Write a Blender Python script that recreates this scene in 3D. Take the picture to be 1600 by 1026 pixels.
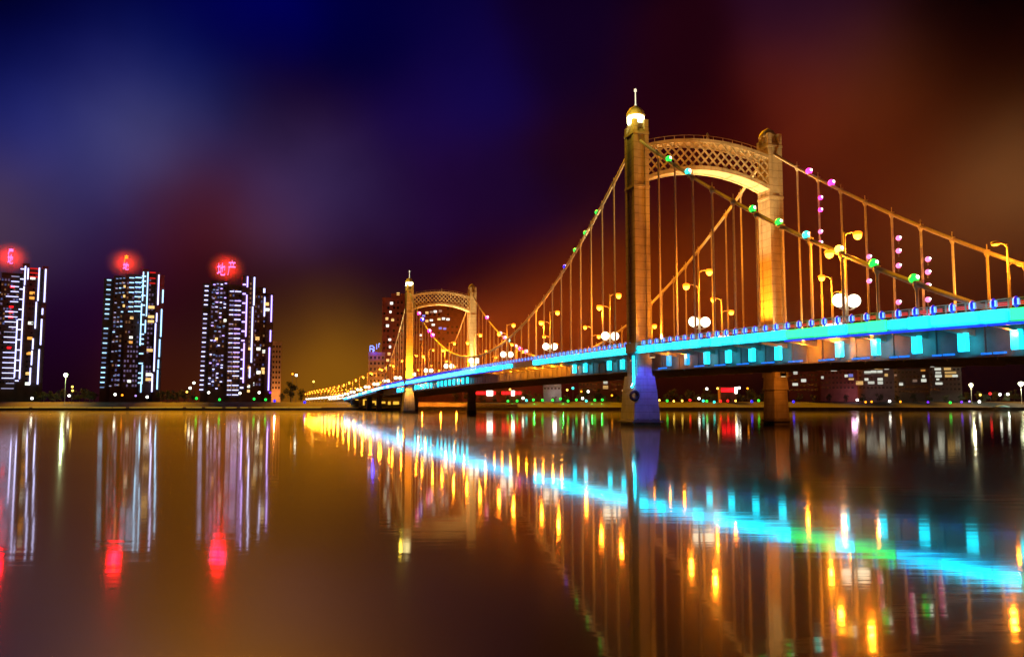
import bpy, math, random
from mathutils import Vector, Matrix
import numpy as np
random.seed(7)
S = bpy.context.scene
for o in list(bpy.data.objects): bpy.data.objects.remove(o, do_unlink=True)
COL = S.collection
R = math.radians

# ------------------------------------------------------------------ camera
FPX, YH, CAMZ = 1338.5, 631.7, 3.794          # focal length in photo pixels, horizon row, eye height over the water
PITCH = math.atan((YH - 513) / FPX)
cd = bpy.data.cameras.new('camera'); cam = bpy.data.objects.new('camera', cd); COL.objects.link(cam)
cam.location = (0, 0, CAMZ); cam.rotation_euler = (R(90) + PITCH, 0, 0)
cd.sensor_width = 36; cd.lens = FPX / 1600 * 36; cd.clip_start = 0.1; cd.clip_end = 8000
S.camera = cam

# ------------------------------------------------------------------ exposure
S.view_settings.view_transform = 'Standard'; S.view_settings.look = 'None'
S.view_settings.exposure = 0; S.view_settings.gamma = 1; S.view_settings.use_curve_mapping = False
S.cycles.use_denoising = True
S.cycles.max_bounces = 6; S.cycles.diffuse_bounces = 2; S.cycles.glossy_bounces = 3; S.cycles.volume_bounces = 0
S.cycles.sample_clamp_indirect = 6; S.cycles.caustics_reflective = False; S.cycles.caustics_refractive = False
S.cycles.use_light_tree = True

def lin(r, g, b):
    f = lambda c: (c/255/12.92 if c/255 <= .04045 else ((c/255+.055)/1.055)**2.4)
    return (f(r), f(g), f(b))

# ------------------------------------------------------------------ night sky: city glow on broken cloud
def direction(px, py):
    x, z = (px-800)/FPX, -(py-513)/FPX
    c, s = math.cos(PITCH), math.sin(PITCH)
    return Vector((x, c - z*s, s + z*c)).normalized()
w = bpy.data.worlds.new('World'); S.world = w; w.use_nodes = True
w.cycles.sampling_method = 'MANUAL'; w.cycles.sample_map_resolution = 128
nt = w.node_tree; N = nt.nodes; L = nt.links; N.clear()
def nd(t, **k):
    n = N.new(t)
    for a, b in k.items(): setattr(n, a, b)
    return n
def setin(n, i, v):
    if hasattr(v, 'is_linked'): L.new(v, n.inputs[i])
    else: n.inputs[i].default_value = v
def vmath(op, *a):
    n = nd('ShaderNodeVectorMath', operation=op)
    for i, v in enumerate(a): setin(n, i, v)
    return n.outputs['Value'] if op in ('DOT_PRODUCT', 'LENGTH') else n.outputs[0]
def fmath(op, *a):
    n = nd('ShaderNodeMath', operation=op)
    for i, v in enumerate(a): setin(n, i, v)
    return n.outputs[0]
tc = nd('ShaderNodeTexCoord').outputs['Generated']
noi = nd('ShaderNodeTexNoise'); noi.inputs['Scale'].default_value = 3.2; noi.inputs['Detail'].default_value = 5
L.new(tc, noi.inputs['Vector'])
noi2 = nd('ShaderNodeTexNoise'); noi2.inputs['Scale'].default_value = 5; noi2.inputs['Detail'].default_value = 3
L.new(tc, noi2.inputs['Vector'])
warp = vmath('MULTIPLY', vmath('SUBTRACT', noi2.outputs['Color'], (.5, .5, .5)), (.05, .05, .05))
dirn = vmath('NORMALIZE', vmath('ADD', tc, warp))
SKY = [  # photo column, row, sRGB colour: patches of lit cloud by direction, blended smoothly
    (0,0,0,0,20),(130,20,0,0,45),(300,30,0,0,75),(420,40,0,0,95),(560,60,0,0,60),(700,40,8,2,60),(850,30,14,0,34),(20,120,0,0,60),(130,120,15,20,100),
    (250,110,15,25,100),(360,140,5,8,60),(480,120,0,0,25),(600,100,4,0,48),(750,120,20,8,75),(900,80,18,2,30),(60,200,30,40,120),(200,220,84,84,138),(130,250,60,60,115),
    (310,200,35,45,100),(420,190,35,5,25),(520,220,45,20,65),(640,180,30,12,80),(100,290,40,40,100),(300,290,75,25,35),(220,330,55,20,50),(450,260,60,45,95),
    (500,300,62,50,100),(560,310,50,30,80),(440,340,75,35,45),(300,350,70,15,10),(120,360,40,15,60),(15,340,85,62,80),(650,300,40,10,60),(780,300,32,8,52),
    (560,380,40,8,35),(250,450,40,5,20),(100,450,30,2,45),(450,480,28,2,22),(600,450,30,3,30),(780,430,45,6,15),(900,250,35,5,20),(1050,130,35,3,15),
    (1130,250,55,6,8),(1270,170,98,28,14),(1350,130,100,45,15),(1400,230,75,24,9),(1300,60,40,12,40),(1450,60,4,0,3),(1580,40,2,0,2),(1500,180,30,7,5),
    (1570,280,115,75,40),(1480,330,75,35,12),(1350,300,45,7,8),(1550,420,40,15,10),(1100,450,50,6,3),(1300,480,50,8,4),(900,480,60,10,6),(560,575,130,80,15),
    (490,580,178,116,20),(530,560,150,96,16),(420,600,115,55,10),(250,570,65,24,6),(100,600,20,2,10),(700,560,90,26,6),(100,520,28,2,30),(400,540,50,18,8),(500,512,44,12,12),(600,505,46,8,12),(560,470,32,3,20),(400,500,34,6,16),(330,520,34,8,16),(1550,580,20,4,8),(1300,600,12,3,5),(1000,600,30,4,3),
    (-150,200,24,26,80),(-150,500,20,4,30),(1750,150,14,4,6),(1750,420,26,10,8),(200,-150,0,0,30),(600,-150,4,0,34),(1000,-150,10,0,16),(1400,-150,6,0,4),
]
SKY_GAIN = 0.92
acc = wsum = None
for px, py, r_, g_, b_ in SKY:
    d = direction(px, py)
    wgt = fmath('EXPONENT', fmath('MULTIPLY', fmath('SUBTRACT', vmath('DOT_PRODUCT', dirn, tuple(d)), 1.0), 1/.041**2))
    sc = nd('ShaderNodeVectorMath', operation='SCALE'); sc.inputs[0].default_value = [v*SKY_GAIN for v in lin(r_, g_, b_)]; L.new(wgt, sc.inputs['Scale'])
    acc = sc.outputs[0] if acc is None else vmath('ADD', acc, sc.outputs[0])
    wsum = wgt if wsum is None else fmath('ADD', wsum, wgt)
acc = vmath('ADD', acc, tuple(v*2e-4 for v in lin(14, 5, 16)))
sc = nd('ShaderNodeVectorMath', operation='SCALE'); L.new(acc, sc.inputs[0]); L.new(fmath('DIVIDE', 1.0, fmath('ADD', wsum, 2e-4)), sc.inputs['Scale'])
acc = sc.outputs[0]
# added warm glow patches high above the frame, to turn the water amber
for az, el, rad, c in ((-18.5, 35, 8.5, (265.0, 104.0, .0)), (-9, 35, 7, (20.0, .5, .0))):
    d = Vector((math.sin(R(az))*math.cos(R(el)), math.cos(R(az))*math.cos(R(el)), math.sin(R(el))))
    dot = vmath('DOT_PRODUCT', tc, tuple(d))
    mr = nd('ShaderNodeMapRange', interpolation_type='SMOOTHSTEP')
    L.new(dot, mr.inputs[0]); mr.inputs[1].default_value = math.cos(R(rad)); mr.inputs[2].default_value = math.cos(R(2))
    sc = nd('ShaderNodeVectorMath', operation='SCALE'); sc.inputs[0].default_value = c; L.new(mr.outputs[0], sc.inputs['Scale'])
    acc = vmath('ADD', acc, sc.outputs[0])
mod = nd('ShaderNodeMapRange'); L.new(noi.outputs['Fac'], mod.inputs[0])
mod.inputs[1].default_value = .3; mod.inputs[2].default_value = .7; mod.inputs[3].default_value = .72; mod.inputs[4].default_value = 1.22
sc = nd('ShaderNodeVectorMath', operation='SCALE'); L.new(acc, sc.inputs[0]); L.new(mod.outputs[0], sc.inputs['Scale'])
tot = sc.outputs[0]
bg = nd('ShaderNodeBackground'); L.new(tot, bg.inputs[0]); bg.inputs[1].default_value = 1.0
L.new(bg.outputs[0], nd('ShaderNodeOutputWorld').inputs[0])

# ------------------------------------------------------------------ materials
MATS = {}
def mat(name, col, rough=.7, metal=0, noise=.25, scale=1.5, bump=0.0):
    if name in MATS: return MATS[name]
    m = bpy.data.materials.new(name); m.use_nodes = True; t = m.node_tree; b = t.nodes['Principled BSDF']
    b.inputs['Roughness'].default_value = rough; b.inputs['Metallic'].default_value = metal
    co = t.nodes.new('ShaderNodeTexCoord'); n = t.nodes.new('ShaderNodeTexNoise')
    n.inputs['Scale'].default_value = scale; n.inputs['Detail'].default_value = 6
    t.links.new(co.outputs['Object'], n.inputs['Vector'])
    rp = t.nodes.new('ShaderNodeValToRGB'); t.links.new(n.outputs['Fac'], rp.inputs[0])
    rp.color_ramp.elements[0].position = .3; rp.color_ramp.elements[1].position = .7
    rp.color_ramp.elements[0].color = [c*(1-noise) for c in col]+[1]; rp.color_ramp.elements[1].color = [min(1, c*(1+noise*.6)) for c in col]+[1]
    t.links.new(rp.outputs[0], b.inputs['Base Color'])
    if bump:
        bp = t.nodes.new('ShaderNodeBump'); bp.inputs['Strength'].default_value = bump; t.links.new(n.outputs['Fac'], bp.inputs['Height'])
        t.links.new(bp.outputs[0], b.inputs['Normal'])
    MATS[name] = m; return m
def glow(name, col, k=1.0, light=False):
    if name in MATS: return MATS[name]
    m = bpy.data.materials.new(name); m.use_nodes = True; t = m.node_tree; b = t.nodes['Principled BSDF']
    b.inputs['Base Color'].default_value = (*[min(.8, c*.5+.05) for c in col], 1); b.inputs['Roughness'].default_value = .35
    b.inputs['Emission Color'].default_value = (*col, 1); b.inputs['Emission Strength'].default_value = k
    m.cycles.emission_sampling = 'AUTO' if light else 'NONE'
    MATS[name] = m; return m
STONE = mat('tower_stone', (.46, .38, .27), .75, noise=.18, scale=.8, bump=.15)
def joints(m, step, dark, tide=None):
    t = m.node_tree; b = t.nodes['Principled BSDF']; src = b.inputs['Base Color'].links[0].from_socket
    co = t.nodes.new('ShaderNodeTexCoord'); sp = t.nodes.new('ShaderNodeSeparateXYZ'); t.links.new(co.outputs['Object'], sp.inputs[0])
    def mm(op, a, v):
        n = t.nodes.new('ShaderNodeMath'); n.operation = op; t.links.new(a, n.inputs[0])
        if hasattr(v, 'is_linked'): t.links.new(v, n.inputs[1])
        else: n.inputs[1].default_value = v
        return n.outputs[0]
    fac = mm('LESS_THAN', mm('FRACT', mm('DIVIDE', sp.outputs['Z'], step), 0), .07)
    nz = t.nodes.new('ShaderNodeTexNoise'); nz.inputs['Scale'].default_value = 1.0; nz.inputs['Detail'].default_value = 5
    mp_ = t.nodes.new('ShaderNodeMapping'); mp_.inputs['Scale'].default_value = (1.6, 1.6, .07); t.links.new(co.outputs['Object'], mp_.inputs[0]); t.links.new(mp_.outputs[0], nz.inputs['Vector'])
    streak = t.nodes.new('ShaderNodeMapRange'); t.links.new(nz.outputs['Fac'], streak.inputs[0]); streak.inputs[1].default_value = .5; streak.inputs[2].default_value = .75; streak.inputs[3].default_value = 0; streak.inputs[4].default_value = .45
    f = mm('MAXIMUM', mm('MULTIPLY', fac, dark), streak.outputs[0])
    if tide: f = mm('MAXIMUM', f, mm('MULTIPLY', mm('LESS_THAN', mm('ADD', sp.outputs['Z'], mm('MULTIPLY', nz.outputs['Fac'], .8)), tide), .7))
    mx = t.nodes.new('ShaderNodeMix'); mx.data_type = 'RGBA'; t.links.new(f, mx.inputs[0]); t.links.new(src, mx.inputs[6]); mx.inputs[7].default_value = (.07, .055, .04, 1)
    t.links.new(mx.outputs[2], b.inputs['Base Color'])
joints(STONE, 1.5, .55)
STEEL = mat('painted_steel', (.62, .55, .42), .45, noise=.15, scale=2)
GIRDER = mat('girder_paint', (.30, .27, .25), .6, noise=.3, scale=.5)
DARKMETAL = mat('dark_metal', (.06, .06, .065), .4, noise=.2)
CONC = mat('pier_concrete', (.42, .41, .40), .8, noise=.25, scale=.6, bump=.2)
joints(CONC, 1.2, .5, 1.5)
ASPHALT = mat('asphalt', (.05, .05, .052), .85)
RUBBER = mat('black_rubber', (.02, .02, .02), .8)
FACADE = mat('tower_facade', (.13, .075, .065), .8, noise=.3, scale=.15)
ROOFM = mat('roof_plant', (.20, .16, .15), .8)
QUAY = mat('quay_stone', (.15, .12, .09), .85, noise=.35, scale=.4, bump=.2)
EARTH = mat('bank_earth', (.012, .012, .008), .95, noise=.5, scale=.2)
LEAF = mat('leaf_green', (.05, .075, .025), .8, noise=.45, scale=.7)
BARK = mat('bark', (.09, .065, .045), .9)
BRICK = mat('dull_brick', (.36, .12, .08), .85, noise=.3, scale=.3)
PLASTER = mat('pale_plaster', (.42, .36, .34), .85, noise=.25, scale=.3)
CYAN = glow('cyan_led', (.003, .54, .88), 12.0, True)
CYANLOW = glow('cyan_led_worn', (.003, .48, .88), 6.5, True)
CYAN2 = glow('pale_cyan_led', (.02, .53, .92), 9.0, True)
PALEBLUE = glow('pale_blue_led', (.14, .50, 1.0), 7.5, True)
GREENLED = glow('green_led', (.012, .80, .16), 4.5, True)
CYANBOX = glow('cyan_box', (.006, .60, .88), 4.5, True)
CYANDIM = glow('dim_cyan_box', (.004, .30, .62), 1.6, True)
BLUE = glow('blue_lantern', (.010, .010, .80), .85)
SLOT = glow('pale_blue_slot', (.22, .55, 1.0), 1.6)
SODIUM = glow('sodium_head', (1, .36, .03), 8.0)
AMBERSH = glow('amber_rim_glow', (1, .20, .006), 3.0)  # orange halo round the bulb, built as a glowing shade
GLOBE = glow('white_globe', (1, .97, .72), 2.8)
REDLED = glow('red_led', (1, .02, .015), .55)
WARMWHITE = glow('warm_white', (1, .93, .55), 6.0)
GC = {'green': glow('green_bulb', (.01, .82, .06), 2.47), 'red': glow('red_bulb', (1, .006, .012), 2.85), 'blue': glow('blue_bulb', (.01, .01, 1), 2.85),
      'yellow': glow('yellow_bulb', (1, .62, .08), 4.18), 'white': glow('white_bulb', (1, 1, .9), 5.7), 'cyan': glow('cyan_bulb', (.03, .85, .72), 2.66),
      'orange': glow('orange_bulb', (1, .28, .01), 3.42), 'violet': glow('violet_bulb', (.16, .02, 1), 2.66), 'magenta': glow('magenta_bulb', (1, .03, .38), 3.42),
      'pink': glow('pink_bulb', (1, .20, .48), 1.9), 'lilac': glow('lilac_bulb', (.55, .35, 1), 1.4)}

# ------------------------------------------------------------------ mesh helper
class MB:
    def __init__(s): s.v = []; s.f = []
    def add(s, vs, fs):
        n = len(s.v); s.v += [tuple(v) for v in vs]; s.f += [tuple(i+n for i in f) for f in fs]; return s
    def box(s, x0, x1, y0, y1, z0, z1):
        return s.add([(x0,y0,z0),(x1,y0,z0),(x1,y1,z0),(x0,y1,z0),(x0,y0,z1),(x1,y0,z1),(x1,y1,z1),(x0,y1,z1)],
                     [(0,3,2,1),(4,5,6,7),(0,1,5,4),(1,2,6,5),(2,3,7,6),(3,0,4,7)])
    def bar(s, a, b, wd, ht=None):
        a, b = Vector(a), Vector(b); d = (b-a).normalized(); ht = ht or wd
        up = Vector((0,0,1)) if abs(d.z) < .95 else Vector((0,1,0))
        r = d.cross(up).normalized()*wd/2; u = r.cross(d).normalized()*ht/2
        return s.add([a-r-u,a+r-u,a+r+u,a-r+u,b-r-u,b+r-u,b+r+u,b-r+u],
                     [(0,1,2,3),(7,6,5,4),(0,4,5,1),(1,5,6,2),(2,6,7,3),(3,7,4,0)])
    def tube(s, pts, r, n=8, r1=None):
        P = [Vector(p) for p in pts]; rings = []; m = len(P)
        for i, p in enumerate(P):
            d = (P[min(i+1, m-1)]-P[max(i-1, 0)]).normalized()
            up = Vector((0,0,1)) if abs(d.z) < .95 else Vector((0,1,0))
            a = d.cross(up).normalized(); b = a.cross(d)
            rr = r if r1 is None else r+(r1-r)*i/(m-1)
            rings.append([p+a*rr*math.cos(2*math.pi*k/n)+b*rr*math.sin(2*math.pi*k/n) for k in range(n)])
        vs = [v for q in rings for v in q]; fs = []
        for i in range(m-1):
            for k in range(n): fs.append((i*n+k, i*n+(k+1)%n, (i+1)*n+(k+1)%n, (i+1)*n+k))
        fs += [tuple(range(n))[::-1], tuple((m-1)*n+k for k in range(n))]
        return s.add(vs, fs)
    def lathe(s, prof, c=(0,0,0), n=12, sx=1, sy=1):
        vs = []; fs = []
        for r, z in prof:
            for k in range(n): vs.append((c[0]+sx*r*math.cos(2*math.pi*k/n), c[1]+sy*r*math.sin(2*math.pi*k/n), c[2]+z))
        for i in range(len(prof)-1):
            for k in range(n): fs.append((i*n+k, i*n+(k+1)%n, (i+1)*n+(k+1)%n, (i+1)*n+k))
        fs += [tuple(range(n))[::-1], tuple((len(prof)-1)*n+k for k in range(n))]
        return s.add(vs, fs)
    def ball(s, c, r, n=12, m=7, sx=1, sy=1, sz=1):
        prof = [(max(.001, r*math.sin(math.pi*i/m)), -r*sz*math.cos(math.pi*i/m)) for i in range(m+1)]
        return s.lathe(prof, c, n, sx, sy)
    def ring(s, poly0, poly1):               # loft between two rings of points
        n = len(poly0)
        return s.add(list(poly0)+list(poly1), [(k, (k+1)%n, n+(k+1)%n, n+k) for k in range(n)]+[tuple(range(n))[::-1], tuple(range(n, 2*n))])
    def sweep(s, sec, ss, zf):               # section (t, dz) carried along the bridge
        n = len(sec); vs = []; fs = []
        for q in ss:
            for t, dz in sec: vs.append((t, q, zf(q)+dz))
        for i in range(len(ss)-1):
            for k in range(n): fs.append((i*n+k, i*n+(k+1)%n, (i+1)*n+(k+1)%n, (i+1)*n+k))
        fs += [tuple(range(n))[::-1], tuple((len(ss)-1)*n+k for k in range(n))]
        return s.add(vs, fs)
    def mesh(s, name, m, smooth=False):
        me = bpy.data.meshes.new(name); me.from_pydata(s.v, [], s.f); me.materials.append(m)
        import bmesh
        bm = bmesh.new(); bm.from_mesh(me); bmesh.ops.recalc_face_normals(bm, faces=bm.faces); bm.to_mesh(me); bm.free()
        if smooth: me.polygons.foreach_set('use_smooth', [True]*len(me.polygons))
        return me
    def build(s, name, m, parent=None, smooth=False, loc=(0,0,0)):
        return put(name, s.mesh(name, m, smooth), parent, loc)
def put(name, me, parent=None, loc=(0,0,0)):
    o = bpy.data.objects.new(name, me); COL.objects.link(o); o.parent = parent; o.location = loc; return o
def tag(o, label=None, cat=None, group=None, kind=None):
    if label: o['label'] = label
    if cat: o['category'] = cat
    if group: o['group'] = group
    if kind: o['kind'] = kind
    return o
def empty(name, loc=(0,0,0), rz=0):
    o = bpy.data.objects.new(name, None); COL.objects.link(o); o.location = loc; o.rotation_euler.z = rz; return o
KIDS = {}
def copy_tree(o, parent=None):
    c = o.copy(); COL.objects.link(c); c.parent = parent
    for ch in o.children: copy_tree(ch, c)
    return c
def spot(name, parent, loc, target, watts, col, ang, blend=.6, radius=.25):
    l = bpy.data.lights.new(name, 'SPOT'); l.energy = watts; l.color = col; l.spot_size = R(ang); l.spot_blend = blend; l.shadow_soft_size = radius
    o = bpy.data.objects.new(name, l); COL.objects.link(o); o.parent = parent; o.location = loc
    d = Vector(target)-Vector(loc); o.rotation_euler = d.to_track_quat('-Z', 'Y').to_euler(); return o
def point(name, parent, loc, watts, col, radius=.3):
    l = bpy.data.lights.new(name, 'POINT'); l.energy = watts; l.color = col; l.shadow_soft_size = radius
    o = bpy.data.objects.new(name, l); COL.objects.link(o); o.parent = parent; o.location = loc; return o
def at(px, py, Y):                             # the point at depth Y seen at a photo pixel
    d = direction(px, py); return Vector((0, 0, CAMZ))+d*(Y/d.y)
ORD = ['first','second','third','fourth','fifth','sixth','seventh','eighth','ninth','tenth','eleventh','twelfth','thirteenth','fourteenth','fifteenth',
       'sixteenth','seventeenth','eighteenth','nineteenth','twentieth']
def ordn(i):                                   # 0 -> first
    if i < 20: return ORD[i]
    n = i+1; suf = 'th' if 10 <= n % 100 <= 20 else {1:'st',2:'nd',3:'rd'}.get(n % 10, 'th')
    return '%d%s' % (n, suf)

# ------------------------------------------------------------------ the bridge's own frame: t across, s along (away from the viewer), z up
ANG, P0, DW, SPAN = .303, Vector((23.514, 158.1, 0)), 29.0, 232.6
BM = Matrix.Translation(P0) @ Matrix.Rotation(ANG, 4, 'Z')
def BW(t, s, z): return BM @ Vector((t, s, z))
_S = [-260,-220,-140,-83,-56,-3,28,74,116,150,227,314,464,530,600,1000]; _Z = [6.6,8.0,10.6,12.15,12.85,13.78,13.98,14.15,14.15,14.0,13.4,12.2,8.15,6.6,6.3,6.3]
_gs = np.arange(-280, 1100, 2.0); _gz = np.interp(_gs, _S, _Z); _k = np.ones(19)/19
_gz = np.convolve(np.pad(_gz, 9, mode='edge'), _k, 'valid')
def zd(s): return float(np.interp(s, _gs, _gz))
def pix_s(px, t, Y0=None):                     # where a photo column meets the vertical plane at t
    d = direction(px, 560); u = d.x/d.y; q = P0+t*Vector((math.cos(ANG), math.sin(ANG), 0))
    return (q.x-u*q.y)/(math.sin(ANG)+u*math.cos(ANG))
def pix_sz(px, py, t):
    d = direction(px, py); b = Vector((-math.sin(ANG), math.cos(ANG))); q = P0+t*Vector((math.cos(ANG), math.sin(ANG), 0))
    det = -d.x*b.y+b.x*d.y; lam = (-q.x*b.y+b.x*q.y)/det; s = (d.x*q.y-d.y*q.x)/det
    return s, CAMZ+lam*d.z

# ------------------------------------------------------------------ water, far bank, near bank
BANK = 552.0
wm = bpy.data.materials.new('river_water'); wm.use_nodes = True; t = wm.node_tree; t.nodes.clear()
out = t.nodes.new('ShaderNodeOutputMaterial')
co = t.nodes.new('ShaderNodeTexCoord'); mp = t.nodes.new('ShaderNodeMapping'); t.links.new(co.outputs['Object'], mp.inputs[0])
mp.inputs['Scale'].default_value = (.25, 1.3, 1)
n1 = t.nodes.new('ShaderNodeTexNoise'); n1.inputs['Scale'].default_value = .9; n1.inputs['Detail'].default_value = 4; t.links.new(mp.outputs[0], n1.inputs['Vector'])
bp = t.nodes.new('ShaderNodeBump'); bp.inputs['Strength'].default_value = .015; bp.inputs['Distance'].default_value = .25; t.links.new(n1.outputs['Fac'], bp.inputs['Height'])
gl = t.nodes.new('ShaderNodeBsdfGlossy'); gl.inputs['Roughness'].default_value = .066; gl.inputs['Color'].default_value = (1, .96, .88, 1)
mpw = t.nodes.new('ShaderNodeMapping'); t.links.new(co.outputs['Object'], mpw.inputs[0]); mpw.inputs['Scale'].default_value = (.012, .05, 1)
nw = t.nodes.new('ShaderNodeTexNoise'); nw.inputs['Scale'].default_value = 1.0; nw.inputs['Detail'].default_value = 5; t.links.new(mpw.outputs[0], nw.inputs['Vector'])
mrw = t.nodes.new('ShaderNodeMapRange'); t.links.new(nw.outputs['Fac'], mrw.inputs[0]); mrw.inputs[1].default_value = .35; mrw.inputs[2].default_value = .65; mrw.inputs[3].default_value = .044; mrw.inputs[4].default_value = .064
t.links.new(mrw.outputs[0], gl.inputs['Roughness'])
gw = t.nodes.new('ShaderNodeBsdfGlossy'); gw.inputs['Roughness'].default_value = .19; gw.inputs['Color'].default_value = (1, .9, .6, 1)
df = t.nodes.new('ShaderNodeBsdfDiffuse'); df.inputs['Color'].default_value = (.001, .001, .001, 1)
for q in (gl, df): t.links.new(bp.outputs[0], q.inputs['Normal'])
fr = t.nodes.new('ShaderNodeFresnel'); fr.inputs['IOR'].default_value = 1.33
fp = t.nodes.new('ShaderNodeMath'); fp.operation = 'POWER'; t.links.new(fr.outputs[0], fp.inputs[0]); fp.inputs[1].default_value = 1.05
m1 = t.nodes.new('ShaderNodeMixShader'); t.links.new(fp.outputs[0], m1.inputs[0]); t.links.new(df.outputs[0], m1.inputs[1]); t.links.new(gl.outputs[0], m1.inputs[2])
m2 = t.nodes.new('ShaderNodeMixShader'); m2.inputs[0].default_value = .042; t.links.new(m1.outputs[0], m2.inputs[1]); t.links.new(gw.outputs[0], m2.inputs[2])
t.links.new(m2.outputs[0], out.inputs[0])
XW, YN, YF = 1300.0, -60.0, 1600.0
m = MB(); m.add([(-XW,YN,0),(XW,YN,0),(XW,BANK+3,0),(-XW,BANK+3,0)], [(0,1,2,3)])
tag(m.build('river', wm), 'dark calm river full of coloured light streaks', 'river', kind='structure')
def bank_z(Y): return float(np.interp(Y, [BANK, BANK+6, BANK+22, BANK+40, 1600], [2.0, 2.1, 4.6, 5.6, 5.6]))
m = MB(); ys = [BANK+.8, BANK+6, BANK+14, BANK+22, BANK+40, 700, 900, 1200, YF]; xs = list(np.linspace(-XW, XW, 61))
vs = []; 
for y in ys:
    for x in xs: vs.append((x, y, bank_z(y)+(random.uniform(-.25, .25) if BANK+8 < y < 690 else 0)))
nx = len(xs); fs = [(j*nx+i, j*nx+i+1, (j+1)*nx+i+1, (j+1)*nx+i) for j in range(len(ys)-1) for i in range(nx-1)]
m.add(vs, fs); tag(m.build('far_bank', EARTH, smooth=True), 'dark far bank under the city lights', 'river bank', kind='structure')
m = MB(); m.add([(-XW,YN,1.9),(XW,YN,1.9),(XW,-4,1.9),(-XW,-4,1.9),(-XW,-4,-1.5),(XW,-4,-1.5)], [(0,1,2,3),(3,2,5,4)])
tag(m.build('near_bank', QUAY), 'stone near bank where the viewer stands', 'river bank', kind='structure')
# quay wall along the far water's edge
q = empty('quay_wall', (0, BANK, 0)); tag(q, 'long stone quay wall along the far waterline with a golden lit edge', 'quay wall')
m = MB()
for i in range(64):
    x0 = -XW+i*2*XW/64; m.box(x0+.06, x0+2*XW/64-.06, 0, .8, -1.5, 1.55+random.uniform(-.04, .04))
m.build('wall', QUAY, q)
m = MB(); m.box(-XW, XW, -.25, .85, 1.62, 1.95); m.build('coping', QUAY, q)
GOLD = glow('gold_lit_edge', (.75, .46, .05), .55)  # golden lamplight on the quay edge, put in as glow
m = MB(); x = -330.0
while x < -128:
    l = random.uniform(3, 11); m.box(x, x+l, -.42, -.26, 1.64, 2.05); x += l+random.choice([.3, .5, 2.2])
m.build('light_strip', GOLD, q)

# ------------------------------------------------------------------ suspension bridge
bridge = empty('suspension_bridge', P0, ANG)
tag(bridge, 'cream suspension bridge with two arched towers and a cyan lit deck edge', 'bridge')
SA, SB = -230.0, 322.0
ss = list(np.arange(SA, SB+.1, 4.0))
MB().sweep([(-.9,.30),(DW+.9,.30),(DW+.9,-.25),(-.9,-.25)], ss, zd).build('deck_slab', GIRDER, bridge)
MB().sweep([(1.2,.31),(DW-1.2,.31),(DW-1.2,.36),(1.2,.36)], ss, zd).build('roadway', ASPHALT, bridge)
for a in (2.2, DW-3.6):
    MB().sweep([(a,-3.50),(a+1.4,-3.50),(a+1.4,-3.75),(a,-3.75)], ss, zd).build('bottom_flange', GIRDER, bridge)
m = MB().sweep([(3.3,-.25),(DW-3.3,-.25),(DW-3.3,-3.5),(3.3,-3.5)], ss, zd)
for s in np.arange(SA+3, SB, 3.25):
    m.box(3.18, 3.32, s-.08, s+.08, zd(s)-3.4, zd(s)-.3)
for s in np.arange(SA+5, SB, 6.5): m.box(3.5, DW-3.5, s-.15, s+.15, zd(s)-4.0, zd(s)-3.52)
m.build('box_girder', GIRDER, bridge)
for a, b in ((-1.3, -.9), (DW+.9, DW+1.3)):
    MB().sweep([(a,.62),(b,.62),(b,-.72),(a,-.72)], ss, zd).build('edge_beam', STEEL, bridge)
# approach viaduct beyond the suspended deck
ss2 = list(np.arange(SB+.3, 560, 6.0))
MB().sweep([(-1.1,.55),(DW+1.1,.55),(DW+1.1,-2.0),(-1.1,-2.0)], ss2, zd).build('approach_deck', CONC, bridge)
ss3 = list(np.arange(560.5, 1010, 25.0))
MB().sweep([(0,.02),(DW,.02),(DW,-1.0),(0,-1.0)], ss3, zd).build('approach_road', ASPHALT, bridge)
for s in (345, 385, 425):
    for a in (4, DW-4):
        MB().box(a-1.4, a+1.4, s-1.2, s+1.2, -3, zd(s)-2.0).build('approach_pier', CONC, bridge)
# parapets
for a in (-1.05, DW+1.05):
    m = MB()
    for s in np.arange(SA, SB, 2.52): m.box(a-.06, a+.06, s-.06, s+.06, zd(s)+.62, zd(s)+1.5)
    m.sweep([(a-.07,1.5),(a+.07,1.5),(a+.07,1.6),(a-.07,1.6)], ss, zd)
    for dz in (.85, 1.08, 1.3): m.sweep([(a-.03,dz),(a+.03,dz),(a+.03,dz+.05),(a-.03,dz+.05)], ss, zd)
    m.build('parapet', STEEL, bridge)
for s in np.arange(-86, 30, 5.0):
    MB().sweep([(1.1,1.15),(1.2,1.15),(1.2,1.5),(1.1,1.5)], [s, s+4.6], zd).build('red_rail_light', REDLED, bridge)
# lit tube on the edge beam, in lengths
k = 0; s = -150.0
while s < 463:
    ln = 5.9 if s < -86 else 2.9 if s < 0 else 5.9 if s < 110 else 8.4 if s < 330 else 19.6
    if not (58 < s+ln/2 < 73):
        M = CYAN
        if -54 < s+3 < -46 or -63.5 < s+3 < -58.0 or -91 < s < -83: M = GREENLED
        elif random.random() < .3: M = CYANLOW if s < 110 else CYAN2
        elif s > 260: M = PALEBLUE
        elif s > 110: M = CYAN2
        tt = -1.6 if s+ln < SB else -1.5
        hh = .54 + random.uniform(-.11, .06)
        MB().sweep([(tt,hh),(tt+.28,hh),(tt+.28,-hh),(tt,-hh)], [s, s+ln], zd).build('light_tube', M, bridge)
    s += ln+random.choice([.1, .1, .35, .5]); k += 1
# deep blue tube under the cyan one where the photo shows the band deepen to blue
DEEP = glow('deep_blue_led', (.006, .03, .85), 1.6, True); s = -92.0
while s < 285:
    if not -52 < s < 78: MB().sweep([(-1.52,-.74),(-1.3,-.74),(-1.3,-.95),(-1.52,-.95)], [s, s+6.2], zd).build('blue_tube', DEEP, bridge)
    s += 6.5
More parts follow.
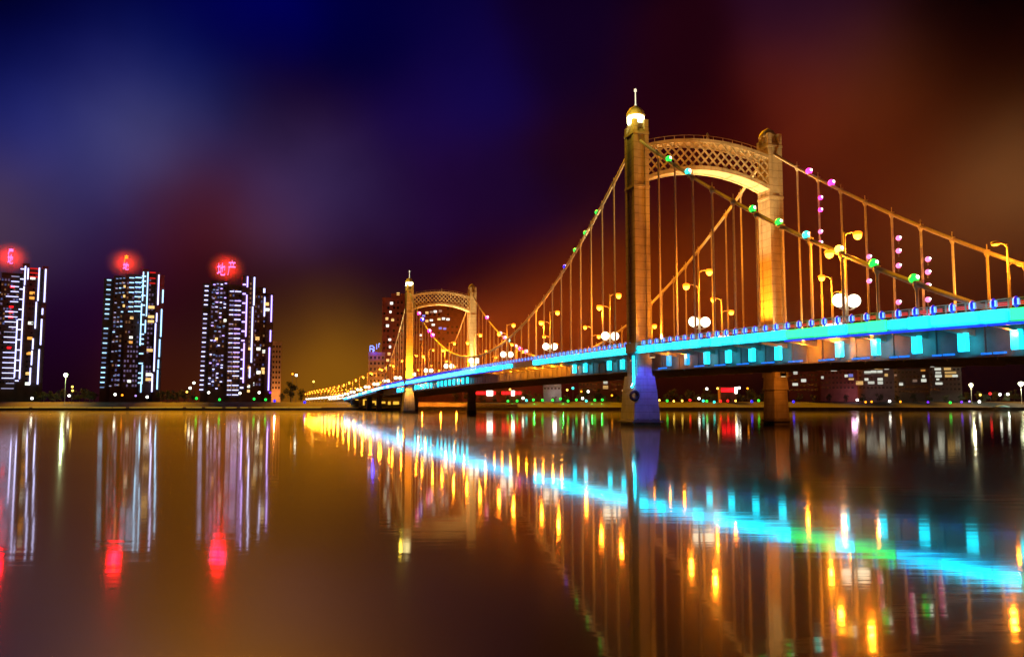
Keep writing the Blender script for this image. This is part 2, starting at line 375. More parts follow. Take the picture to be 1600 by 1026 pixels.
# brackets under the near edge: cantilever arm with a hanging plate, the cyan light on it given as glow
for i in range(-46, 13):
    s = -20.8-6.5*i
    if not -100 < s < 275 or abs(s) < 2.5 or abs(s-SPAN) < 2.5: continue
    z = zd(s)
    b = MB().add([(-.9,s-.3,z-.75),(-.9,s+.3,z-.75),(3.3,s+.3,z-.75),(3.3,s-.3,z-.75),(-.9,s-.3,z-.95),(-.9,s+.3,z-.95),(3.3,s+.3,z-1.5),(3.3,s-.3,z-1.5)],
             [(0,1,2,3),(7,6,5,4),(0,4,5,1),(1,5,6,2),(2,6,7,3),(3,7,4,0)]).build('bracket', STEEL, bridge)
    M = CYANBOX
    if 2 < s < 8 or -16 < s < -2: M = CYANDIM
    if 38 < s < 130 or random.random() < .06: continue
    MB().box(1.7, 2.25, s-.48, s+.48, z-3.1, z-1.22).build('lit_plate', M, b)
FLG = glow('flange_lit_spot', (.006, .16, .75), 1.5, True)  # blue light caught by the lower flange, put in as glowing bars
for i in range(-4, 16):
    s = -20.8-6.5*i+3.2
    if s > -20 and i % 2: continue
    m = MB(); m.box(2.12, 2.5, s-1.5, s-.2, zd(s)-3.48, zd(s)-3.3); m.box(2.12, 2.5, s+.3, s+1.3, zd(s)-3.48, zd(s)-3.3); m.build('flange_glow', FLG, bridge)
# main cables, bands and hangers
def cz(s):
    if 0 <= s <= SPAN: return 18.9+.00259*(s-SPAN/2)**2
    u = -s if s < 0 else s-SPAN
    return 54.0-.66*u+.00175*u*u
ZT = cz(0)
for a in (0.0, DW):
    pts = [(a, s, cz(s)+(ZT-54.0)*max(0, 1-(-s if s < 0 else s-SPAN)/20) if not 0 <= s <= SPAN else cz(s)) for s in list(np.arange(-78, SPAN+78.1, 2.0))]
    MB().tube(pts, .30, 8).build('main_cable', STEEL, bridge, smooth=True)
HS = [10.6+6*k for k in range(36)]; HSIDE = [8.8+6*k for k in range(11)]
far_side = MB()
for a in (0.0, DW):
    for s in HS+[-u for u in HSIDE]+[SPAN+u for u in HSIDE]:
        zt, zb = cz(s), zd(s)+.35
        if zt-zb < .8: continue
        if s > SPAN or (s > 150 and a > 1):
            far_side.box(a-.11, a+.11, s-.11, s+.11, zb, zt); continue
        h = MB()
        n = 6; h.tube([(a, s, zb), (a, s, zt-.3)], .19, n)
        h.lathe([(.26, 0), (.26, .7), (.12, 1.1)], (a, s, zb), 8)
        h.lathe([(.12, 0), (.40, .7), (.42, 1.25)], (a, s, zt-.95), 8)       # clamp on the main cable
        h.box(a-.05, a+.05, s-.05, s+.05, zt, zt+1.1)                         # hand-rope stanchion
        h.build('hanger', STEEL, bridge)
h = far_side.build('hanger', STEEL, bridge); h['kind'] = 'stuff'
# towers
BEACON = glow('beacon_glass', (1, .92, .45), 9.0)
for s0 in (0.0, SPAN):
    for a, near in ((0.0, True), (DW, False)):
        m = MB(); zb = zd(s0)-.3
        m.box(a-1.35, a+1.35, s0-1.8, s0+1.8, zb, 55.2)
        for sx in (-1, 1):
            for sy in (-1, 1):                                               # corner pilasters
                cx, cy = a+sx*1.12, s0+sy*1.55
                m.box(cx-.42, cx+.42, cy-.45, cy+.45, zb, 57.0 if sy < 0 else 56.0)
        m.box(a-1.75, a+1.75, s0-2.2, s0+2.2, zb-.2, zb+1.6)
        for zc in (44.0, 54.2): m.box(a-1.62, a+1.62, s0-2.08, s0+2.08, zc, zc+.45)
        m.box(a-1.1, a+1.1, s0-1.2, s0+1.9, 55.2, 56.6)
        leg = m.build('tower_leg', STONE, bridge)
        prof = [(1.75, 0), (1.8, .25), (1.55, .9), (1.1, 1.5), (.45, 1.9), (.2, 2.1)]
        if near:
            MB().lathe([(1.5, 0), (1.62, .3), (1.62, 1.4), (1.4, 1.55)], (a, s0+.2, 56.6), 16).build('beacon', BEACON, leg, smooth=True)
            MB().lathe(prof, (a, s0+.2, 58.15), 16).build('dome', STONE, leg, smooth=True)
            MB().lathe([(.3, 0), (.2, .4), (.12, .7), (.1, 3.0), (.26, 3.1), (.26, 3.5), (.05, 3.7)], (a, s0+.2, 59.9), 8).build('spire', glow('spire_led', (1, .95, .7), 1.0), leg, smooth=True)
        else:
            MB().lathe(prof, (a, s0+.4, 56.6), 16).build('dome', STONE, leg, smooth=True)
        # pier
        p = MB()
        def rect(w_, d_, z): return [(a-w_, s0-d_, z), (a+w_, s0-d_, z), (a+w_, s0+d_, z), (a-w_, s0+d_, z)]
        p.ring(rect(1.5, 2.1, 9.0), rect(1.5, 2.1, zd(s0)-.3))
        kf = 1 if near else .75
        p.ring(rect(2.15*kf, 2.6*kf, 6.6), rect(1.9*kf, 2.4*kf, 8.98))
        kf = 1 if near else .64
        p.ring(rect(2.9*kf, 3.1*kf, -3), rect(2.2*kf, 2.65*kf, 6.58))
        p.ring(rect(3.05*kf, 3.25*kf, .55), rect(3.05*kf, 3.25*kf, .85))
        pier = p.build('pier', CONC, bridge)
        if near and s0 == 0:
            MB().tube([(a-2.3, s0-2.3, zd(s0)-1.2), (a-2.3, s0-2.3, 8.6), (a-2.45, s0-2.5, 7.6), (a-3.0, s0-3.0, 6.9)], .2, 8).build('pier_light_tube', CYAN, pier)
            rg = MB()
            rg.tube([(a-2.45+.75*math.cos(q_), s0-2.85, 5.4+.75*math.sin(q_)) for q_ in np.linspace(0, 2*math.pi, 17)], .3, 8)
            rg.build('fender', RUBBER, pier, smooth=True)
    # arched cross beam: bottom chord with soffit, top chord, lattice
    def zb_(t): return 45.3+3.4*(1-((t-DW/2)/(DW/2))**2)
    def zt_(t): return 51.7+2.4*(1-((t-DW/2)/(DW/2))**2)
    ts = list(np.linspace(1.3, DW-1.3, 31)); m = MB()
    def chord(fn, y0, y1, z0, z1):
        vs = []; fs = []
        for t_ in ts:
            z = fn(t_); vs += [(t_, y0, z+z0), (t_, y1, z+z0), (t_, y1, z+z1), (t_, y0, z+z1)]
        for i in range(len(ts)-1):
            for k_ in range(4): fs.append((i*4+k_, i*4+(k_+1)%4, i*4+4+(k_+1)%4, i*4+4+k_))
        fs += [(0,1,2,3), tuple(len(vs)-4+k_ for k_ in range(4))]; m.add(vs, fs)
    chord(zb_, s0-1.75, s0+1.75, -.15, .28)
    chord(zb_, s0-1.95, s0-1.4, -.3, .5); chord(zb_, s0+1.4, s0+1.95, -.3, .5)
    chord(zt_, s0-1.95, s0-1.35, -.35, .35); chord(zt_, s0+1.35, s0+1.95, -.35, .35); chord(zt_, s0-1.3, s0+1.3, -.2, .1)
    for t_ in np.linspace(3, DW-3, 12): m.box(t_-.05, t_+.05, s0-1.6, s0-1.5, zt_(t_)+.35, zt_(t_)+1.1)
    m.tube([(t_, s0-1.55, zt_(t_)+1.1) for t_ in ts], .06, 6)
    m.lathe([(.5, 0), (.35, .3), (.15, .8), (.3, 1.1), (.05, 1.6)], (DW/2, s0-1.2, zt_(DW/2)+.3), 8)
    cb = m.build('cross_beam', STONE, bridge)
    m = MB(); pitch = 1.75
    for y in (s0-1.66,):
        for dr in (1, -1):
            for i in range(-8, 26):
                t0 = 1.3+i*pitch; pts = []
                for z in np.linspace(44.5, 55, 60):                           # clip a 45 degree bar to the band between the chords
                    t_ = t0+dr*(z-48.5)*.95+ (0 if dr > 0 else 0)
                    if 1.3 <= t_ <= DW-1.3 and zb_(t_)+.2 <= z <= zt_(t_)-.15: pts.append((t_, y+dr*.06, z))
                if len(pts) > 1: m.bar(pts[0], pts[-1], .12, .34)
    m.build('lattice', STONE, cb)

# ------------------------------------------------------------------ blue lanterns on the near parapet
def lantern_meshes():
    a = MB().lathe([(.16, 0), (.16, .12), (.30, .2), (.42, .42), (.44, .8), (.40, 1.1), (.24, 1.32), (.05, 1.4)], (0, 0, 0), 12).mesh('railing_lantern', BLUE, True)
    m = MB()
    for k in range(4):
        an = math.pi/2*k+math.pi/4+.5; c, s = math.cos(an), math.sin(an)
        P = lambda u, v, z: (c*v-s*u, s*v+c*u, z)
        m.add([P(-.13,.30,.35),P(.13,.30,.35),P(.13,.47,.35),P(-.13,.47,.35),P(-.13,.30,1.1),P(.13,.30,1.1),P(.13,.44,1.1),P(-.13,.44,1.1)],
              [(0,3,2,1),(4,5,6,7),(0,1,5,4),(1,2,6,5),(2,3,7,6),(3,0,4,7)])
    return a, m.mesh('light_slot', SLOT)
lm, sm = lantern_meshes()
pos = [-49.4-2.52*k for k in range(27, -135, -1)]
pos = sorted([-49.4+2.52*k for k in range(-24, 140)])
nl = sum(1 for s in pos if s < -.5)
for i, s in enumerate(pos):
    if abs(s-SPAN) < 1: continue
    o = put('railing_lantern', lm, None, BW(-1.05, s, zd(s)+1.6 if False else zd(s)+.62)); o.rotation_euler.z = ANG
    o.scale = (.70, .70, .78)
    if s < -.5: lab = '%s blue lantern on the near parapet, counting right from the front tower' % ordn(nl-1-i)
    elif s < SPAN: lab = '%s blue lantern on the near parapet, counting left from the front tower' % ordn(i-nl)
    else: lab = '%s blue lantern on the near parapet beyond the distant tower' % ordn(sum(1 for q_ in pos if SPAN < q_ < s))
    tag(o, lab, 'lantern', 'blue lanterns along the near parapet')
    if s < 130: put('light_slot', sm, o)

# ------------------------------------------------------------------ street lamps: two rows with twin globes and two sodium heads
LAMP_W = 2600
SOD = (1, .27, .012)
def lamp_proto():
    r = empty('street_lamp')
    MB().lathe([(.42, 0), (.42, .5), (.22, .7), (.18, 6), (.12, 12.1)], n=8).build('post', STEEL, r, smooth=True)
    MB().tube([(0,0,11.6),(.5,0,12.0),(1.2,0,12.15),(1.7,0,12.1)], .09, 6).build('arm', STEEL, r)
    MB().tube([(0,0,9.1),(-.6,0,9.5),(-1.4,0,9.6),(-2.0,0,9.5)], .08, 6).build('arm', STEEL, r)
    hm = MB().ball((0,0,0), .60, 12, 7, sx=1.05, sy=1, sz=.55).mesh('lamp_head', AMBERSH, True); bm_ = MB().ball((0,0,0), .52, 12, 8).mesh('bulb', SODIUM, True)
    for x_, z_ in ((2.0, 12.05), (-2.3, 9.45)): put('bulb', bm_, put('lamp_head', hm, r, (x_, 0, z_)), (0, 0, -.26))
    MB().tube([(-1.1,0,2.55),(-.5,0,2.35),(.5,0,2.35),(1.1,0,2.55)], .08, 6).build('globe_bracket', STEEL, r)
    gm = MB().ball((0,0,0), .84, 16, 10).mesh('globe', GLOBE, True)
    put('globe', gm, r, (-1.08, 0, 3.5)); put('globe', gm, r, (1.08, 0, 3.5))
    return r
lp = lamp_proto(); DIMHEAD = mat('unlit_head', (.5, .42, .3), .4)
first = True
for row in (0, 1):
    for k in range(3, -26, -1):
        s = 16.5-36*k
        if s > 900: continue
        tt = 1.5 if row == 0 else DW-1.5
        r = lp if first else copy_tree(lp); first = False
        r.location = BW(tt, s, zd(s)+.3); r.rotation_euler.z = ANG+(0 if row == 0 else math.pi)
        side = 'near side' if row == 0 else 'far side'
        if s < 0: where = '%s right of the front tower' % ordn(int(round((-s-19.5)/36)))
        elif s < SPAN: where = '%s left of the front tower' % ordn(int(round((s-16.5)/36)))
        else: where = '%s beyond the distant tower' % ordn(int(round((s-232.5)/36)))
        lab = 'twin globe street lamp on the bridge %s, %s' % (side, where)
        if row == 1 and -60 < s < -50:
            lab = 'unlit street lamp on the far side of the bridge, near the right end'
            for c in r.children:
                if c.name.startswith(('lamp_head',)): c.data = c.data.copy(); c.data.materials[0] = DIMHEAD; bulbs = [b_ for b_ in c.children]; [bpy.data.objects.remove(b_) for b_ in bulbs]
            for c in [c for c in r.children if c.name.startswith(('globe'))]: bpy.data.objects.remove(c)
            lit = False
        else: lit = True
        tag(r, lab, 'street lamp', 'street lamps in two rows along the bridge')
        if lit and s < 480:
            point('sodium_light', r, (2.0, 0, 10.7), LAMP_W, SOD, .3)
            if s < 240: point('sodium_light', r, (-2.3, 0, 8.1), LAMP_W*.6, SOD, .3)
        elif lit and int(k) % 2: point('sodium_light', r, (2.0, 0, 10.7), LAMP_W*1.6, SOD, .3)

# ------------------------------------------------------------------ floodlights that light the towers and piers
FB = MB().box(-.45, .45, -.25, .25, .25, .9).mesh('floodlight', DARKMETAL)
FL = MB().box(-.38, .38, -.2, .2, .9, .95).mesh('lens', glow('flood_lens', (1, .8, .4), 2.0))
FK = MB().box(-.5, -.42, -.1, .1, 0, .6).box(.42, .5, -.1, .1, 0, .6).box(-.5, .5, -.12, .12, 0, .08).mesh('yoke', DARKMETAL)
NF = [0]
def flood(t, s, z, target, watts, col, ang, label, blend=.5):
    o = put('floodlight', FB, None, BW(t, s, z)); o.rotation_euler.z = ANG
    put('lens', FL, o); put('yoke', FK, o); tag(o, label, 'floodlight')
    spot('flood_beam', o, (0, 0, 1.1), Vector(target)-Vector((t, s, z)), watts, col, ang, blend, .2)
AMB, CRE = (1, .31, .012), (1, .78, .30)
for s0, nm in ((0.0, 'front'), (SPAN, 'distant')):
    z = zd(s0)+.4
    flood(0, s0-9.0, z, (0, s0-1, 26), 84e3, AMB, 118, 'amber floodlight at the foot of the near leg of the %s tower' % nm)
    flood(DW, s0-9.0, z, (DW, s0-1, 28), 84e3, CRE, 118, 'cream floodlight at the foot of the far leg of the %s tower' % nm)
    flood(DW-8, s0, z, (DW-1, s0, 34), 60e3, AMB, 70, 'amber floodlight facing the inner side of the far leg of the %s tower' % nm)
    flood(DW*.60, s0-.8, z, (DW*.72, s0, 47), 60e3, (1, .86, .42), 52, 'cream floodlight mid-deck under the arch of the %s tower' % nm)
    flood(DW*.72, s0-16, z, (DW*.75, s0, 49), 60e3, CRE, 34, 'cream floodlight on the deck aimed at the lattice of the %s tower' % nm)
    flood(DW*.2, s0-16, z, (DW*.25, s0, 49), 45e3, AMB, 34, 'amber floodlight on the deck aimed at the lattice of the %s tower' % nm)
    point('beacon_light', bridge, (-3.2, s0-3.2, 57.6), 900, (1, .72, .06), .4)
    flood(1.4, s0+34, z, (0, s0+12, 47), 60e3, (1, .72, .30), 40, 'cream floodlight lighting the near cable left of the %s tower' % nm, .8)
    flood(DW-1.4, s0+34, z, (DW, s0+12, 47), 60e3, (1, .66, .22), 40, 'cream floodlight lighting the far cable left of the %s tower' % nm, .8)
    flood(DW-2, s0-52, z, (DW, s0-30, 34), 14e3, (1, .40, .06), 60, 'amber floodlight lighting the far cable right of the %s tower' % nm, .8)
# blue wash on the front pier, orange on the other piers
b = empty('pier_wash', (0,0,0))
bpy.data.objects.remove(b)
def under(t, s, z, target, watts, col, ang, label): 
    o = put('floodlight', FB, None, BW(t, s, z)); o.rotation_euler = (math.pi, 0, ANG)
    put('lens', FL, o); put('yoke', FK, o); tag(o, label, 'floodlight')
    l = spot('flood_beam', None, BW(t, s, z-1.2), BW(*target), watts, col, ang, .6, .2)
    l.parent = o; l.matrix_parent_inverse = (Matrix.Translation(o.location) @ o.rotation_euler.to_matrix().to_4x4()).inverted()
under(-.6, -6.5, zd(0)-.75, (0, -1.5, 5), 2.4e3, (.03, .05, 1), 90, 'blue floodlight hung under the deck in front of the front pier')
under(-1.2, .4, zd(0)-.95, (-2.6, 0, 3), 75e3, (.03, .20, .75), 130, 'blue floodlight hung under the deck behind the front pier')
under(DW-3.4, -7.5, zd(0)-3.9, (DW, -1.8, 6.5), 1.5e3, (1, .22, .01), 100, 'orange floodlight hung by the far leg pier of the front tower')
under(-.6, SPAN-6, zd(SPAN)-.75, (0, SPAN-1.5, 8), 5e3, (1, .36, .03), 80, 'orange floodlight hung in front of the distant pier')
for i, (s, wt) in enumerate([(-3, 40), (-9, 160), (-14, 250), (-47, 800), (-54, 800), (-60, 200), (-79, 150), (44, 500), (50, 500), (57, 500), (63, 500), (70, 450), (77, 400), (84, 400), (92, 300), (100, 250), (150, 300), (200, 500), (215, 500), (250, 500), (265, 400)]):
    o = put('girder_lamp', MB().box(-.2, .2, -.2, .2, 0, .25).lathe([(.16, 0), (.12, -.15), (.02, -.2)], n=8).mesh('girder_lamp', glow('girder_lamp_glass', (1, .4, .05), 2)), None, BW(1.2, s, zd(s)-1.0))
    side = ('right of' if s < 0 else 'left of')
    tag(o, 'small orange lamp under the deck edge, %s on the %s the front tower' % (ordn(len([1 for q_ in (3, 9, 14, 47, 54, 60, 79) if q_ < -s]) if s < 0 else i-7), 'right side of' if s < 0 else 'left side of'), 'lamp', 'orange lamps under the deck edge')
    point('orange_light', o, (0, 0, -.6), wt, (1, .28, .01), .15)

# ------------------------------------------------------------------ coloured lights on the cables and hangers
CB = {}
def cable_ball(p, colr, r, label, cat='cable light', grp='coloured lights along the cables', name='cable_light'):
    key = (colr, r)
    if key not in CB:
        CB[key] = (MB().ball((0,0,0), r, 14, 8).mesh(name, GC[colr], True),
                   MB().ball((r*.35, -r*.72, r*.2), r*.42, 10, 6).mesh('bulb', GC['white'], True),
                   MB().box(-.08, .08, -.08, .08, -r-.5, -r+.1).mesh('clip', DARKMETAL))
    a, b_, c_ = CB[key]
    o = put(name, a, None, p); put('bulb', b_, o); put('clip', c_, o); tag(o, label, cat, grp)
def on_cable(px, t, dz=.5):
    s, z = 0, 0
    s = pix_s(px, t)
    for _ in range(6):                                                        # refine: columns lean a little with height
        d0 = (px-proj(BW(t, s, cz(s)+dz))[0]); s -= d0*.08*(1 if True else 1)
    return s
def proj(p):
    v = Vector(p)-Vector((0,0,CAMZ)); c, s_ = math.cos(PITCH), math.sin(PITCH)
    y = v.y*c+v.z*s_; z = -v.y*s_+v.z*c
    return 800+FPX*v.x/y, 513-FPX*z/y
def solve_s(px, t, dz=.5):
    lo, hi = -110.0, 420.0
    for _ in range(50):
        mid = (lo+hi)/2
        zz = cz(max(-78, min(SPAN+78, mid)))+dz
        if proj(BW(t, mid, zz))[0] > px: lo = mid
        else: hi = mid
    return lo
nearR = [(1045,'green'),(1075,'cyan'),(1176,'green'),(1217,'green'),(1260,'cyan'),(1311,'yellow'),(1365,'green'),(1428,'green')]
for i, (px, c) in enumerate(nearR):
    s = solve_s(px, 0); cable_ball(BW(0, s, cz(s)+.45), c, .54, '%s ball light on the near cable, %s down from the front tower rightwards' % (c, ordn(i)))
for i, (px, c) in enumerate([(933,'green'),(915,'green'),(899,'green'),(883,'blue')]):
    s = solve_s(px, 0); cable_ball(BW(0, s, cz(s)+.45), c, .5, '%s ball light on the near cable, %s down from the front tower leftwards' % (c, ordn(i)))
for i, (px, c) in enumerate([(1264,'magenta'),(1299,'magenta')]):
    s = solve_s(px, DW); cable_ball(BW(DW, s, cz(s)+.5), c, .62, '%s ball light on the far cable right of the front tower' % ('upper magenta', 'lower magenta')[i])
for i, (px, c) in enumerate([(655,'magenta'),(660,'blue'),(671,'magenta'),(676,'magenta')]):
    s = solve_s(px, 0); cable_ball(BW(0, s, cz(s)+.45), c, .8, '%s ball light on the near cable, %s down from the distant tower' % (c, ordn(i)))
for i, (px, c) in enumerate([(761,'magenta'),(782,'pink'),(789,'pink'),(794,'cyan'),(806,'pink'),(813,'magenta'),(822,'pink')]):
    s = solve_s(px, DW); cable_ball(BW(DW, s, cz(s)+.5), c, .8, '%s ball light on the far cable, %s down from the distant tower' % (c, ordn(i)))
HL = [(1282,(309,328,362,379),'near the top of the first lit far hanger'),(1358,(401,439),'second'),(1404,(372,392,415,472),'third'),(1450,(405,425,446,468,488),'fourth')]
for j, (px, ys_, _) in enumerate(HL):
    for i, py in enumerate(ys_):
        s, z = pix_sz(px, py, DW-.35)
        c = 'magenta' if (j == 0 and i < 2) else 'pink'
        cable_ball(BW(DW-.35, s, z), c, .42, '%s ball light, %s down on the %s lit hanger right of the front tower' % (c, ordn(i), ordn(j)), 'hanger light', 'ball lights on the far hangers', 'hanger_light')

# ------------------------------------------------------------------ apartment towers on the far bank
WIN = [glow('window_warm', (1, .62, .2), 1.3), glow('window_white', (.95, 1, .85), 1.6), glow('window_amber', (1, .42, .06), 1.2), glow('window_blue', (.25, .3, 1), .9), glow('window_dim', (.8, .55, .4), .35)]
LOWWIN = [glow('low_window_warm', (1, .62, .2), .6), glow('low_window_white', (.95, 1, .85), .7), glow('low_window_amber', (1, .42, .06), .5), glow('low_window_blue', (.25, .3, 1), .5), glow('low_window_dim', (.8, .55, .4), .18)]
PANEM = mat('dark_glass', (.02, .022, .03), .15, noise=.1)
ROOM1 = glow('curtained_room_warm', (.5, .24, .10), .34); ROOM2 = glow('curtained_room_lilac', (.30, .22, .45), .4); ROOM3 = glow('curtained_room_blue', (.14, .18, .5), .45)
class Tower:
    def __init__(s, name, label, cat, pxc, D, ground=None):
        s.D = D; s.pxc = pxc; g = at(pxc, 630, D); s.gz = bank_z(D) if ground is None else ground
        s.az = math.atan2(g.x, g.y); s.k = D/FPX/math.cos(s.az)
        s.root = empty(name, (g.x, g.y, s.gz), -s.az); tag(s.root, label, cat); s.np = {}
        s.stuff = {}
    def U(s, px): return (px-s.pxc)*s.k*math.cos(s.az)
    def Z(s, py): return CAMZ+(YH-py)*s.D/FPX*1.004-s.gz
    def mass(s, x0, x1, top, v=0, depth=18, mat_=None, floor=3.58, name='wall', bot=0, slabs=True):
        m = MB(); zt = s.Z(top); a, b = s.U(x0), s.U(x1)
        m.box(a, b, v, v+depth, bot, zt)
        if slabs:
            z = bot+floor
            while z < zt-.5: m.box(a-.25, b+.25, v-.35, v+depth+.2, z-.18, z+.14); z += floor
        m.box(a-.3, b+.3, v-.4, v+depth+.3, zt, zt+.7)
        return m.build(name, mat_ or FACADE, s.root)
    def part(s, name, m, mt):
        n = s.np.get((name), 0); s.np[name] = n+1
        if n < 98: m.build(name, mt, s.root)
        else:
            key = (name, mt.name)
            q = s.stuff.setdefault(name, []); q.append((m, mt))
    def dash(s, x0, x1, py, v, mt, h=.75):
        h *= .82
        s.part('light_bar', MB().box(s.U(x0), s.U(x1), v-.75, v-.4, s.Z(py)-h/2, s.Z(py)+h/2), mt)
    def strip(s, x, y0, y1, v, mt, wd=1.0):
        wd *= .8
        s.part('light_strip', MB().box(s.U(x)-wd/2, s.U(x)+wd/2, v-.8, v-.42, s.Z(y1), s.Z(y0)), mt)
    def win(s, x0, x1, y0, y1, v, mt):
        s.part('window', MB().box(s.U(x0), s.U(x1), v-.12, v+.05, s.Z(y1), s.Z(y0)), mt)
    def dimrooms(s, x0, x1, y0, y1, v, step=4.2, p=.45):
        y = y0
        while y < y1:
            x = x0+1
            while x < x1-2.2:
                if rnd.random() < p+.15: s.win(x, x+2.4, y, y+3.4, v, rnd.choice([ROOM1, ROOM2, ROOM3, PANEM]))
                x += step
            y += 7.6
    def done(s):
        for name, l in s.stuff.items():
            m = MB()
            for q, _ in l: m.add(q.v, q.f)
            o = m.build(name, l[0][1], s.root); o['kind'] = 'stuff'
def bars(m, strokes, u0, z0, w_, h_, th, y0=-.2, y1=.2):
    for x0, y0_, x1, y1_ in strokes:
        m.bar((u0+x0*w_, (y0+y1)/2, z0+y0_*h_), (u0+x1*w_, (y0+y1)/2, z0+y1_*h_), y1-y0, th)
DI = [(0,.66,.36,.72),(.18,.95,.18,.22),(0,.16,.38,.32),(.42,.56,1.0,.74),(1.0,.74,.96,.42),(.68,1.0,.68,.28),(.48,.86,.48,.08),(.48,.08,1.0,.08),(1.0,.08,1.0,.24)]
CHAN = [(.52,1.0,.56,.9),(.08,.84,.98,.84),(.32,.78,.38,.64),(.74,.78,.66,.64),(.06,.56,1.0,.56),(.16,.56,.12,.28),(.12,.28,0,0)]
GLOWRED = (1, .0, .008)
SIGNP = glow('pink_sign_tube', (1, .22, .75), 1.7); SIGNO = glow('orange_sign_tube', (1, .45, .02), 1.6); SIGNB = glow('blue_sign_tube', (.25, .45, 1), 1.6)
def halo_mat():
    if 'halo' in MATS: return MATS['halo']
    m = bpy.data.materials.new('halo'); m.use_nodes = True; t = m.node_tree; t.nodes.clear()
    pv = t.nodes.new('ShaderNodeVolumePrincipled'); pv.inputs['Color'].default_value = (.98, .98, .98, 1)
    co = t.nodes.new('ShaderNodeTexCoord'); ln = t.nodes.new('ShaderNodeVectorMath'); ln.operation = 'LENGTH'; t.links.new(co.outputs['Object'], ln.inputs[0])
    mr = t.nodes.new('ShaderNodeMapRange'); t.links.new(ln.outputs['Value'], mr.inputs[0])
    mr.inputs[1].default_value = .05; mr.inputs[2].default_value = 1; mr.inputs[3].default_value = 1; mr.inputs[4].default_value = 0
    pw = t.nodes.new('ShaderNodeMath'); pw.operation = 'POWER'; t.links.new(mr.outputs[0], pw.inputs[0]); pw.inputs[1].default_value = 2.2
    mu = t.nodes.new('ShaderNodeMath'); mu.operation = 'MULTIPLY'; t.links.new(pw.outputs[0], mu.inputs[0]); mu.inputs[1].default_value = .045
    t.links.new(mu.outputs[0], pv.inputs['Density']); m.cycles.volume_sampling = 'EQUIANGULAR'; m.cycles.volume_step_rate = .25
    t.links.new(pv.outputs[0], t.nodes.new('ShaderNodeOutputMaterial').inputs['Volume'])
    MATS['halo'] = m; return m
def roof_sign(tw, glyphs, label, watts, yb, v=4.0, behind=2.0):
    """glyphs: (strokes, px0, px1, py0, py1, material)"""
    pc = sum(g[1]+g[2] for g in glyphs)/2/len(glyphs)
    r = empty('roof_sign', tw.root.matrix_basis @ Vector((tw.U(pc), v, tw.Z(yb))), -tw.az); tag(r, label, 'sign')
    for st, x0, x1, y0, y1, mt in glyphs:
        m = MB(); bars(m, st, tw.U(x0)-tw.U(pc), tw.Z(y1)-tw.Z(yb), tw.U(x1)-tw.U(x0), tw.Z(y0)-tw.Z(y1), .95 if x1-x0 > 8 else .7); m.build('character', mt, r)
    zt = tw.Z(min(g[3] for g in glyphs))-tw.Z(yb); a = tw.U(min(g[1] for g in glyphs))-tw.U(pc); b = tw.U(max(g[2] for g in glyphs))-tw.U(pc)
    m = MB()
    for x in np.linspace(a, b, 4): m.bar((x, .6, 0), (x, .6, zt), .16); m.bar((x, .6, zt*.7), (x, 3.2, 0), .14)
    for z in (zt*.3, zt*.6, zt*.95): m.bar((a-.3, .6, z), (b+.3, .6, z), .14)
    m.build('frame', DARKMETAL, r)
    point('red_light', r, ((a+b)/2, 6.5, zt*.72), watts, GLOWRED, 5.0)  # added lamp behind the characters, colours the halo red
    st_ = MB().ball((0, 0, 0), 1.0, 20, 12).build('halo', halo_mat(), None, loc=r.matrix_basis @ Vector(((a+b)/2, 9.5, zt*.72)))  # volume added to hold the red glow round the sign
    st_.scale = (17, 9, 15); st_.rotation_euler.z = -tw.az
    tag(st_, 'added red glow volume round the '+label.split(' on the ')[0].split(' glowing')[0], 'halo', kind='stuff')
# --- tower at the left frame edge
WLED = glow('white_led', (.52, .54, 1.0), 2.7); BLED = glow('ice_led', (.34, .64, 1.0), 2.5); LLED = glow('lilac_led', (.44, .32, 1.0), 2.9)
WDIM = glow('white_led_dim', (.5, .5, .8), .9); BDIM = glow('ice_led_dim', (.22, .34, .62), .9); LDIM = glow('lilac_led_dim', (.5, .45, .85), .9)
rnd = random.Random(11)
A = Tower('apartment_tower', 'dark apartment tower with white light bars cut by the left edge of the photo', 'building', 18, 650)
A.mass(-32, -4, 440, 4, 20); A.mass(-4, 24, 428, 0, 20); A.mass(24, 33, 412, -2, 20); A.mass(33, 52, 418, 2, 20); A.mass(52, 59, 414, 0, 16)
for i in range(23):
    y = 420+7.95*i
    if rnd.random() < .85: A.dash(3+rnd.choice([0, 0, 6]), 20, y+12, 0, WLED if rnd.random() < .7 else WDIM, .6)
    if rnd.random() < .4: A.dash(-8, 0, y+14, 4, WDIM, .6)
    if i % 2 == 0: A.dash(21, 26, y, -2, WLED, .9)
    if rnd.random() < .35: A.win(35, 42, y+2, y+6.5, 2, rnd.choice(WIN[:3]))
    if rnd.random() < .12: A.win(8, 14, y+3, y+6, 0, GC['red'])
for a, b, c in ((415, 445, 27.5), (418, 436, 31.5), (447, 592, 27), (500, 590, 20)): A.strip(c, a, b, -2, WLED, 1.1)
for a, b in ((415, 468), (470, 512), (528, 545), (547, 570), (574, 600)): A.strip(47-(a-415)*.035, a, b, 2, WLED, 1.2)
for a, b in ((417, 470), (480, 490), (497, 538), (545, 600)): A.strip(56-(a-415)*.03, a, b, 0, WLED, 1.3)
for y in (417, 424, 430): A.part('red_light_bar', MB().box(A.U(34), A.U(46), 1.2, 1.6, A.Z(y)-.5, A.Z(y)+.5), REDLED)
A.dimrooms(-30, 23, 436, 600, 0); A.dimrooms(34, 46, 426, 596, 2, 4.4, .4)
A.done()
roof_sign(A, [(CHAN, 3, 10, 387, 396, SIGNP), (DI, 2.5, 9.5, 396, 412, SIGNP)], 'narrow pink roof sign on the building cut by the left photo edge', 85e3, 428)
